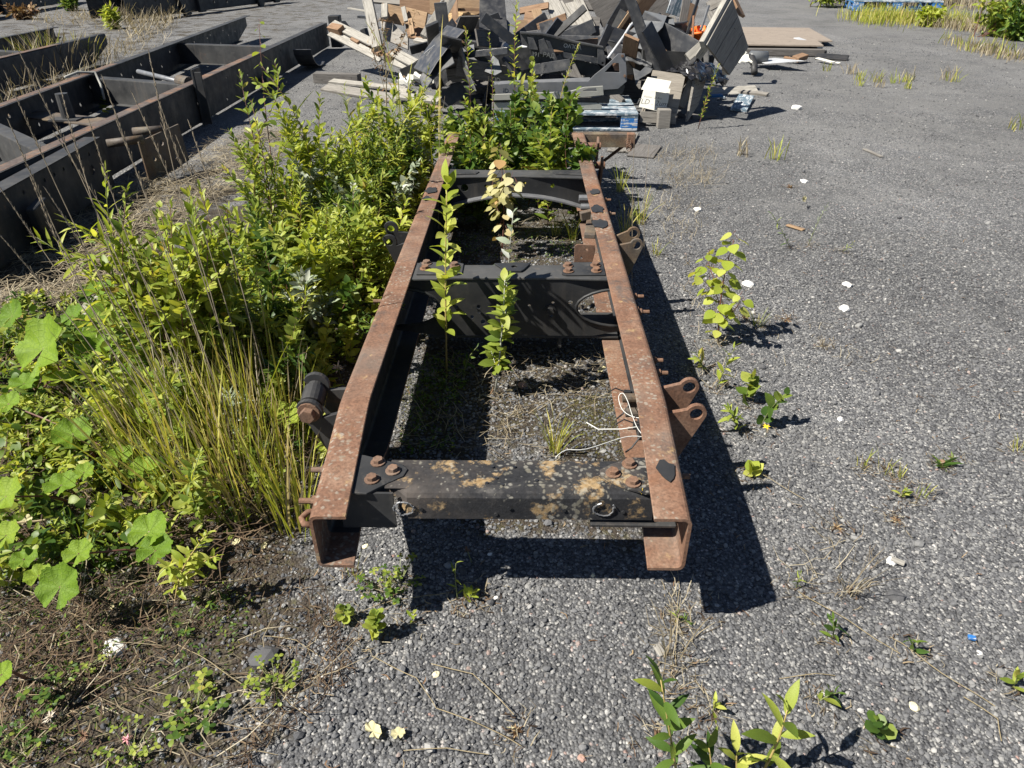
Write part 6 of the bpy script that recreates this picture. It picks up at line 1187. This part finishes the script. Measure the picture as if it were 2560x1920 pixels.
# yellow flower, clover heads
for (u, v, z, s, mt, nm, lb) in ((1916, 1066, .05, .011, 'flower', 'yellow_flower', 'small yellow flower right of the lugs'), (316, 1850, .02, .012, 'pinkflower', 'clover_flower', 'pink clover flower at the bottom left'), (125, 1795, .03, .014, 'whiteflower', 'clover_flower', 'pale clover flower near the left bottom corner'), (210, 1840, .03, .013, 'seedbrown', 'clover_flower', 'brown faded clover head in the lower left'), (845, 920, .09, .02, 'whiteflower', 'white_flower_head', 'pale flower cluster left of the near rail bend'), (1168, 1375, .06, .010, 'seedbrown', 'clover_flower', 'brown seed head on a thin stalk before the cross member'), (1603, 1228, .357, .008, 'flower', 'yellow_flower', 'tiny yellow blossom lying on the right gusset plate')):
    c = at(u, v, z); r = np.random.default_rng(int(u)); n_ = 22; a = r.uniform(0, 6.28, n_); e = r.uniform(-.2, 1.3, n_); D = np.stack([np.cos(a)*np.cos(e), np.sin(a)*np.cos(e), np.sin(e)], 1); root = thing(nm, lb, 'flower', (c.x, c.y, max(0, z-.05) if z > .3 else 0)); V, F = leaf_verts('lance', np.tile(np.array(c), (n_, 1)), D, s*r.uniform(.7, 1.2, n_), r, .3, 1.5); np_mesh('petals', V, F, M[mt], root, c)
    if z < .3: MB().tube([Vector((c.x+.01, c.y+.01, 0)), c], .0011, 4, False).build('stalk', M['stem_green'], root, fix=False)
# --- loose stones, fallen leaves, chips
def stone(u, v, s, mat, lb, sq=.6, seed=0, group=None):
    B = at(u, v); d = (B-CAM).length*s*.72/F_PX/2; bm = bmesh.new(); bmesh.ops.create_icosphere(bm, subdivisions=2, radius=1)
    for q in bm.verts:
        n_ = mnoise.noise(q.co*1.3+Vector((seed*3.7, u*.01, 0)))+.5*mnoise.noise(q.co*3+Vector((0, seed*2.1, 0))); c = q.co*(1+.38*n_)*d; q.co = Vector((c.x, c.y*.85, c.z*sq))
    me = bpy.data.meshes.new('stone'); bm.to_mesh(me); bm.free(); o = link_mesh('stone', me, M[mat], Matrix.Translation((B.x, B.y, gz(B.x, B.y)+d*sq*.3))@Matrix.Rotation(seed, 4, 'Z')); prop(o, lb, 'stone', group); return o
M['stone_white'] = plain('white_stone', (.62, .61, .58), .85, .2, spec=.2, bump=.6, scale=30); M['stone_yellow'] = plain('yellowish_stone', (.58, .53, .36), .85, .25, spec=.2, bump=.6, scale=30); M['stone_dark'] = plain('dark_stone', (.075, .075, .078), .85, .4, spec=.3, bump=.7, scale=30); M['stone_pink'] = plain('pinkish_stone', (.33, .21, .17), .85, .3, spec=.2, bump=.6, scale=30)
for i, (u, v, s, mt, lb) in enumerate(((2112, 772, 36, 'stone_white', 'bright white stone on the open gravel right of the aspen'), (2118, 712, 32, 'stone_white', 'grey white stone behind the bright white one'), (915, 1371, 26, 'stone_yellow', 'pale yellow stone beside the left channel end'), (1482, 1444, 17, 'stone_yellow', 'small cream stone in front of the cross member'), (1306, 965, 36, 'stone_pink', 'pinkish stone inside the frame'), (2240, 1490, 52, 'stone_dark', 'dark angular stone at the right'), (1090, 1688, 26, 'stone_yellow', 'cream stone in the lower middle'), (2285, 1770, 30, 'stone_yellow', 'cream lump at the lower right'), (290, 1620, 76, 'stone_white', 'crumbly white lump in the lower left litter'), (2230, 1402, 36, 'stone_white', 'white chip on the right gravel'), (1745, 525, 30, 'stone_white', 'pale flat stone near the frame shadow'), (2010, 455, 26, 'stone_white', 'white stone at the top of the right gravel'), (660, 1650, 92, 'stone_dark', 'large dark flat stone in the lower left'), (1990, 272, 34, 'stone_white', 'pale stone at the tip of the panel shadow'), (1455, 1895, 28, 'stone_pink', 'pinkish stone at the bottom edge'), (1075, 1830, 24, 'stone_dark', 'blue grey pebble in the lower middle'), (2450, 1632, 18, 'stone_white', 'white pebble near the right edge'), (1870, 712, 40, 'stone_white', 'grey white stone right of the aspen stem'), (1655, 1770, 22, 'stone_pink', 'tan stone behind the bottom willow shoot'), (2100, 1050, 22, 'stone_white', 'small pale stone in the middle right'), (1905, 920, 30, 'stone_dark', 'dark stone left of the tiny dry tuft'), (1225, 1390, 16, 'stone_white', 'white pebble in the cross member shadow'), (1240, 1498, 18, 'stone_white', 'white pebble in front of the cross member shadow'), (1095, 1525, 22, 'stone_dark', 'dark round pebble left of the sprout'))):
    stone(u, v, s, mt, lb, .55, i+1)
for i, (u, v, s, mt, lb, sh_) in enumerate(((932, 1828, 62, 'leaf_pale', 'large torn yellowish fallen leaf in the lower middle', .6), (995, 1835, 42, 'leaf_pale', 'smaller yellowish fallen leaf beside the large one', .8), (1276, 1820, 22, 'leaf_pale', 'cream leaf scrap beside the red seedling', .5), (515, 1365, 24, 'leaf_silver', 'pale leaf hanging over the dry stem', .8), (660, 1365, 26, 'leaf_pale', 'cream leaf right of the willow seedling', .5), (250, 1330, 34, 'leaf_pale', 'drying pale leaf at the left', .7), (60, 1300, 40, 'leaf_pale', 'drying cream leaf at the left edge', .7), (590, 1355, 28, 'leaf_pale', 'pale leaf beside the grass clump', .7), (280, 1515, 24, 'leaf_pale', 'curled pale leaf on the lower left soil', .6), (1505, 925, 40, 'leaf_pale', 'dry curled leaf near the frame shadow', .4), (2010, 500, 40, 'leaf_pale', 'cream strip beside the dark willow sprig', .3))):
    c = at(u, v, .012 if v > 1400 else .05); d = (c-CAM).length*s*.75/F_PX; r = np.random.default_rng(1300+i); me = CM[i % 4].copy(); me.name = 'fallen_leaf'; me.materials.clear(); prop(link_mesh('fallen_leaf', me, M[mt], Matrix.Translation(c)@Matrix.Rotation(r.uniform(0, 6), 4, 'Z')@Matrix.Rotation(r.normal(0, .3), 4, 'X')@Matrix.Diagonal((d, d*sh_, d, 1))), lb, 'leaf')
for i, (lb, a, b, w_, mt) in enumerate((('thin bent stick on the upper right gravel', (2160, 372), (2205, 392), .03, 'wood_grey'), ('pale wood chip on the right gravel', (2228, 1396), (2262, 1410), .014, 'wood_white'), ('tan wood strip beside the willow sprigs', (1968, 562), (2010, 575), .03, 'wood_tan'), ('white chip below the tan strip', (1640, 1612), (1658, 1640), .018, 'wood_white'), ('blue plastic chip near the right edge', (2420, 1592), (2440, 1596), .012, 'blue'), ('rusty splinter at the bottom right', (2352, 1150), (2362, 1158), .012, 'wood_brown'), ('white plank in the straw at the left edge', (0, 640), (70, 636), .03, 'wood_white'), ('white scrap in the weeds at the left', (190, 800), (240, 740), .05, 'wood_white'))):
    one(board('chip', at(*a, .008), at(*b, .008), w_, .008, M[mt], (0, 0, 1)), lb, 'chip')
# long dry runners trailing over the gravel
GRN = 'dry runner stems on the gravel'
for i, pts in enumerate(([(0, 1310), (170, 1288), (330, 1296), (430, 1300)], [(930, 1640), (1040, 1690), (1090, 1770), (1180, 1800), (1300, 1870)], [(1080, 1660), (1180, 1690), (1230, 1740), (1280, 1790)], [(1010, 1880), (1120, 1870), (1220, 1886)], [(420, 1470), (560, 1450), (650, 1440)], [(180, 1820), (320, 1760), (440, 1700)], [(820, 1560), (990, 1500), (1130, 1480)], [(2000, 1480), (2120, 1550), (2250, 1640)], [(2220, 1590), (2350, 1680), (2480, 1760)], [(1950, 1698), (2040, 1690), (2090, 1688)], [(330, 1330), (390, 1440), (440, 1590)], [(440, 1610), (560, 1680), (640, 1740)], [(2400, 1740), (2490, 1800), (2500, 1860)], [(1850, 1160), (1930, 1200), (2010, 1250)], [(640, 1590), (740, 1600), (800, 1640)], [(1690, 1380), (1692, 1560), (1690, 1680)])):
    q = [at(u, v, .006+.012*(j % 2)+(.05 if i == 0 else 0)) for j, (u, v) in enumerate(pts)]; S_ = []
    for j in range(len(q)-1):
        for f in np.linspace(0, 1, 5)[:-1 if j < len(q)-2 else None]: p = q[j].lerp(q[j+1], f); S_.append(p+Vector((mnoise.noise(p*9), mnoise.noise(p*9+Vector((3, 0, 0))), 0))*.012)
    o = MB().tube(S_, .0026 if i == 0 else .0009, 4).build('dry_runner', M['straw'], org=S_[0], fix=False); prop(o, 'thin straw coloured runner stem trailing across the gravel', 'dry stem', GRN)
# dried tall weed with curled seed pods in front of the pine crate
B = at(965, 330); root = thing('dried_weed', 'tall dried brown weed with curled pods in front of the pine crate', 'dried weed', B); m = MB(); r = np.random.default_rng(77); Tm = at(955, 48, y=B.y); m.tube([B, B.lerp(Tm, .5)+Vector((.02, 0, 0)), Tm], [.006, .005, .003], 5); tips = []
for t_, (u, v) in zip((.45, .5, .55, .4, .6, .65), ((1040, 30), (1010, 90), (930, 60), (925, 110), (965, 55), (1000, 120))): a = B.lerp(Tm, t_); q = at(u, v, y=B.y-.02); m.tube([a, a.lerp(q, .5)+Vector((0, 0, .02)), q], [.003, .0025, .0015], 4); tips += [a.lerp(q, f) for f in (.5, .7, .85, 1)]
m.build('stem', M['straw'], root, fix=False); tips += [B.lerp(Tm, f) for f in (.3, .4, .5, .6, .7, .8, .9, 1)]; Bs = np.repeat(np.array([list(t_) for t_ in tips]), 6, 0)+r.normal(0, .012, (len(tips)*6, 3)); D = nrmz(r.normal(0, 1, (len(Bs), 3))); V, F = leaf_verts('lance', Bs, D, r.uniform(.02, .05, len(Bs)), r, .8, 1.5); np_mesh('pods', V, F, M['leaf_dead'], root, B)['kind'] = 'stuff'
# arching reed blades before the white pallet
for i, (b, t, lb) in enumerate((((1010, 300), (880, 38), 'long arching reed blade crossing the white pallet'), ((1000, 320), (950, 60), 'upright reed beside the arching one'), ((700, 470), (850, 210), 'arching grass blade over the gravel behind the thicket'), ((1100, 520), (1118, 10), 'tall thin reed at the left frame rail'), ((930, 500), (1090, 230), 'reed blade leaning right in the thicket'))):
    B = at(*b); T = at(*t, y=B.y); L_h = T.z*1.15; ln = np.array([[(T.x-B.x)/max(L_h, .1), 0, 0]]); r = np.random.default_rng(1400+i); V, F = blades(np.array([list(B)]).repeat(3, 0)+r.normal(0, .02, (3, 3))*[1, 1, 0], np.array([L_h, L_h*.8, L_h*.6]), np.repeat(ln, 3, 0)*np.array([[1], [.6], [-.5]]), np.array([.011, .009, .009]), r, 9, .6); prop(np_mesh('reed', V, F, M['grass_green'], None, B), lb, 'reed')
# --- far weeds
GF = 'far weeds at the upper right'
rf = np.random.default_rng(15)
def far_bush(u, v, h, w_, n, lb, mt='leaf_willow'):
    B = at(u, v); root = thing('bush', lb, 'bush', B); m = MB(); Bs = []
    for k_ in range(max(5, n//90)):
        a = rf.uniform(0, 6.28); e = Vector((B.x+math.cos(a)*w_*rf.random(), B.y+.3+math.sin(a)*w_*.5*rf.random(), h*rf.uniform(.5, 1))); m.tube([B+Vector((rf.normal(0, w_*.3), .3, 0)), e], [.008, .003], 4, False)
        c = rf.random(90)**.6; Bs.append(np.array(B)[None]*0+np.stack([B.x+(e.x-B.x)*c+rf.normal(0, w_*.16, 90), e.y+rf.normal(0, w_*.16, 90), np.abs(e.z*c+rf.normal(0, h*.08, 90))], 1))
    m.build('stem', M['stem_red'], root, fix=False); Bs = np.concatenate(Bs); D = nrmz(rf.normal(0, 1, Bs.shape)+[0, -.3, .3]); V, F = leaf_verts('willow', Bs, D, rf.uniform(.08, .15, len(Bs)), rf, .5); np_mesh('foliage', V, F, M[mt], root, B)['kind'] = 'stuff'
for i, (u, v, h, w_, n, lb, mt) in enumerate(((2085, 20, .9, .9, 900, 'leafy green bush at the far edge of the gravel', 'leaf_willow'), (2165, 22, .8, .8, 700, 'second bush left of the blue pallet', 'leaf_deep'), (2260, 4, 1.0, 1.2, 900, 'bush behind the blue pallet', 'leaf_lime'), (2340, 14, .9, .9, 800, 'bush right of the blue pallet', 'leaf_lime'), (2545, 24, 1.0, .6, 800, 'bush at the upper right corner', 'leaf_lime'), (2520, 98, .55, .5, 800, 'leafy weed clump near the right edge', 'leaf_willow'), (2560, 105, .6, .4, 600, 'leafy weed clump cut by the right edge', 'leaf_deep'), (2335, 70, .4, .35, 450, 'yellowish leafy weed in the grass strip', 'leaf_lime'), (2450, 8, .8, .3, 300, 'reddish brown dry bush between the concrete blocks', 'leaf_dead'), (2205, -14, 1.2, 1.5, 900, 'bush behind the others at the top right', 'leaf_lime'), (2420, -16, 1.2, 1.5, 900, 'bush behind the concrete blocks', 'leaf_willow'), (2040, -8, .8, .7, 500, 'bush left of the others at the far edge', 'leaf_deep'))): far_bush(u, v, h, w_, n, lb, mt)
for (ua, va, ub, vb, n, h, mt, lb) in ((2145, 58, 2260, 50, 700, .34, 'grass_green', 'strip of green grass in front of the far blue pallet'), (2250, 56, 2440, 60, 800, .28, 'grass_green', 'strip of yellowing grass right of the blue pallet'), (2300, 62, 2560, 90, 900, .24, 'grass_straw', 'dry grass strip along the upper right gravel'), (2440, 128, 2560, 150, 350, .16, 'grass_straw', 'dry weeds at the right edge'), (2450, 132, 2480, 130, 90, .25, 'grass_green', 'green tuft before the right edge'), (2100, 16, 2560, 22, 1100, .45, 'grass_straw', 'tall dry grass along the far edge')):
    A_, B_ = at(ua, va), at(ub, vb); t_ = rf.random(n); Bp = np.stack([A_.x+(B_.x-A_.x)*t_+rf.normal(0, .12, n), A_.y+(B_.y-A_.y)*t_+rf.normal(0, .55, n), 0*t_], 1); V, F = blades(Bp, h*rf.uniform(.4, 1.1, n), np.stack([rf.normal(0, .3, n), rf.normal(0, .3, n), 0*t_], 1), np.full(n, .012), rf, 3, .5); prop(np_mesh('grass', V, F, M[mt]), lb, 'grass', kind='stuff')
# weeds between the left frames
for i, (u, v, h, n_, mt, lb) in enumerate(((110, 175, .55, 60, 'grass_green', 'tall green grass beside the cut end of the third frame'), (150, 185, .6, 60, 'grass_straw', 'tall straw coloured grass behind the long dark rail'), (200, 170, .5, 50, 'grass_green', 'grass with brown heads behind the long dark rail'), (60, 195, .5, 50, 'grass_straw', 'dry grass at the left end behind the long rail'), (350, 80, .5, 40, 'grass_straw', 'dry grass beyond the third frame'), (420, 70, .45, 40, 'grass_straw', 'dry grass right of the third frame end'), (300, 60, .45, 40, 'grass_straw', 'pale dry weeds near the far frames'), (250, 150, .4, 40, 'grass_straw', 'dry grass tuft before the third frame end'), (30, 210, .45, 40, 'grass_green', 'green grass at the left end behind the long rail'))):
    tuft('grass_tuft', lb, at(u, v), n_, h, .22, (.05, 0), mt, None, .009, np.random.default_rng(1500+i))
for i, (u, v, h, w_, n, lb, mt) in enumerate(((290, 22, .6, .35, 300, 'dark bush among the far left frames', 'leaf_deep'), (165, 30, .35, .25, 180, 'round leaved weed among the far left frames', 'leaf_deep'), (270, 75, .35, .3, 200, 'yellow green weed beyond the third frame', 'leaf_lime'), (370, 40, .5, .12, 120, 'upright weed before the far frame', 'leaf_willow'), (40, 52, .3, .4, 250, 'brown withered weeds at the far left', 'leaf_dead'), (330, 15, .5, .3, 220, 'dark weed against the far frame', 'leaf_deep'))): far_bush(u, v, h, w_, n, lb, mt)
px_plant('seedling', 'yellow green seedling between the rails of the long dark frame', 'seedling', (270, 285), (262, 245), 16, .07, kind='aspen', mat='leaf_lime', seed=88, ang=70)
# small weeds far on the gravel
for i, (u, v) in enumerate(((2125, 185), (2150, 200), (2190, 205), (2195, 218), (2235, 208), (2260, 205), (2275, 200), (2270, 222), (2062, 178), (2360, 200), (2380, 205), (2365, 98), (2395, 108), (2535, 325), (1930, 400), (1850, 390), (2155, 215))):
    r = np.random.default_rng(1600+i); B = np.array(at(u, v)); n_ = 16; V, F = blades(np.tile(B, (n_, 1))+r.normal(0, .03, (n_, 3))*[1, 1, 0], r.uniform(.05, .2, n_), r.normal(0, .4, (n_, 3))*[1, 1, 0], np.full(n_, .008), r, 3, .5); prop(np_mesh('weed_tuft', V, F, M['grass_green' if i % 3 else 'grass_straw'], None, B), 'small sparse weed tuft far out on the open gravel at the upper right', 'weed', 'small weeds on the far gravel')

# dead bits gathered round the feet of the gravel weeds and thinly strewn over the yard: stuff
def bits(name, label, pts, L, wid, mat, seed):
    r = np.random.default_rng(seed); m = len(pts); a = r.uniform(0, 6.28, m); l = L*r.uniform(.3, 1.3, m); B = np.concatenate([pts, (r.random(m)*.008+.004)[:, None]], 1); e = np.abs(r.normal(0, .25, m))
    D = np.stack([np.cos(a)*np.cos(e), np.sin(a)*np.cos(e), np.sin(e)], 1)*l[:, None]; S = np.stack([-np.sin(a), np.cos(a), 0*a], 1)*(wid*r.uniform(.5, 2.2, m))[:, None]; k_ = np.stack([-np.sin(a), np.cos(a), 0*a], 1)*(l*r.normal(0, .15, m))[:, None]
    V = np.stack([B-S, B+S, B+D*.5+k_-S, B+D*.5+k_+S, B+D-S*.3, B+D+S*.3], 1).reshape(-1, 3); F = (np.array([(0, 1, 3, 2), (2, 3, 5, 4)])[None]+(np.arange(m)*6)[:, None, None]).reshape(-1, 4)
    prop(np_mesh(name, V, F, M[mat]), label, 'plant litter', kind='stuff')
rl_ = np.random.default_rng(55); feet = np.array([[o.matrix_basis.translation.x, o.matrix_basis.translation.y] for o in bpy.data.objects if o.parent is None and o.name.split('.')[0] in ('seedling', 'grass_tuft', 'aspen_sapling', 'weed_rosette', 'clover_plant', 'willow_sapling', 'poplar_sapling') and o.matrix_basis.translation.y < 5])
q = np.repeat(feet, 34, 0); ra = .055*rl_.random(len(q))**.7; aa = rl_.uniform(0, 6.28, len(q)); q = q+np.stack([ra*np.cos(aa), ra*np.sin(aa)], 1)
bits('plant_litter', 'brown dead bits gathered round the feet of the small weeds', q[::2], .022, .0009, 'litter', 1); bits('plant_litter', 'pale dead stalks round the feet of the small weeds', q[1::2], .03, .0006, 'grass_straw', 2)
q = np.stack([rl_.uniform(-.6, 2.6, 1500), .6+3.6*rl_.random(1500)**1.4], 1); dn = np.array([mnoise.noise(Vector((x*1.6, y*1.6, 17))) for x, y in q]); q = q[dn+rl_.normal(0, .2, len(q)) > .05]
bits('plant_litter', 'thinly strewn dry bits on the open gravel', q, .022, .0007, 'leaf_dead', 3)
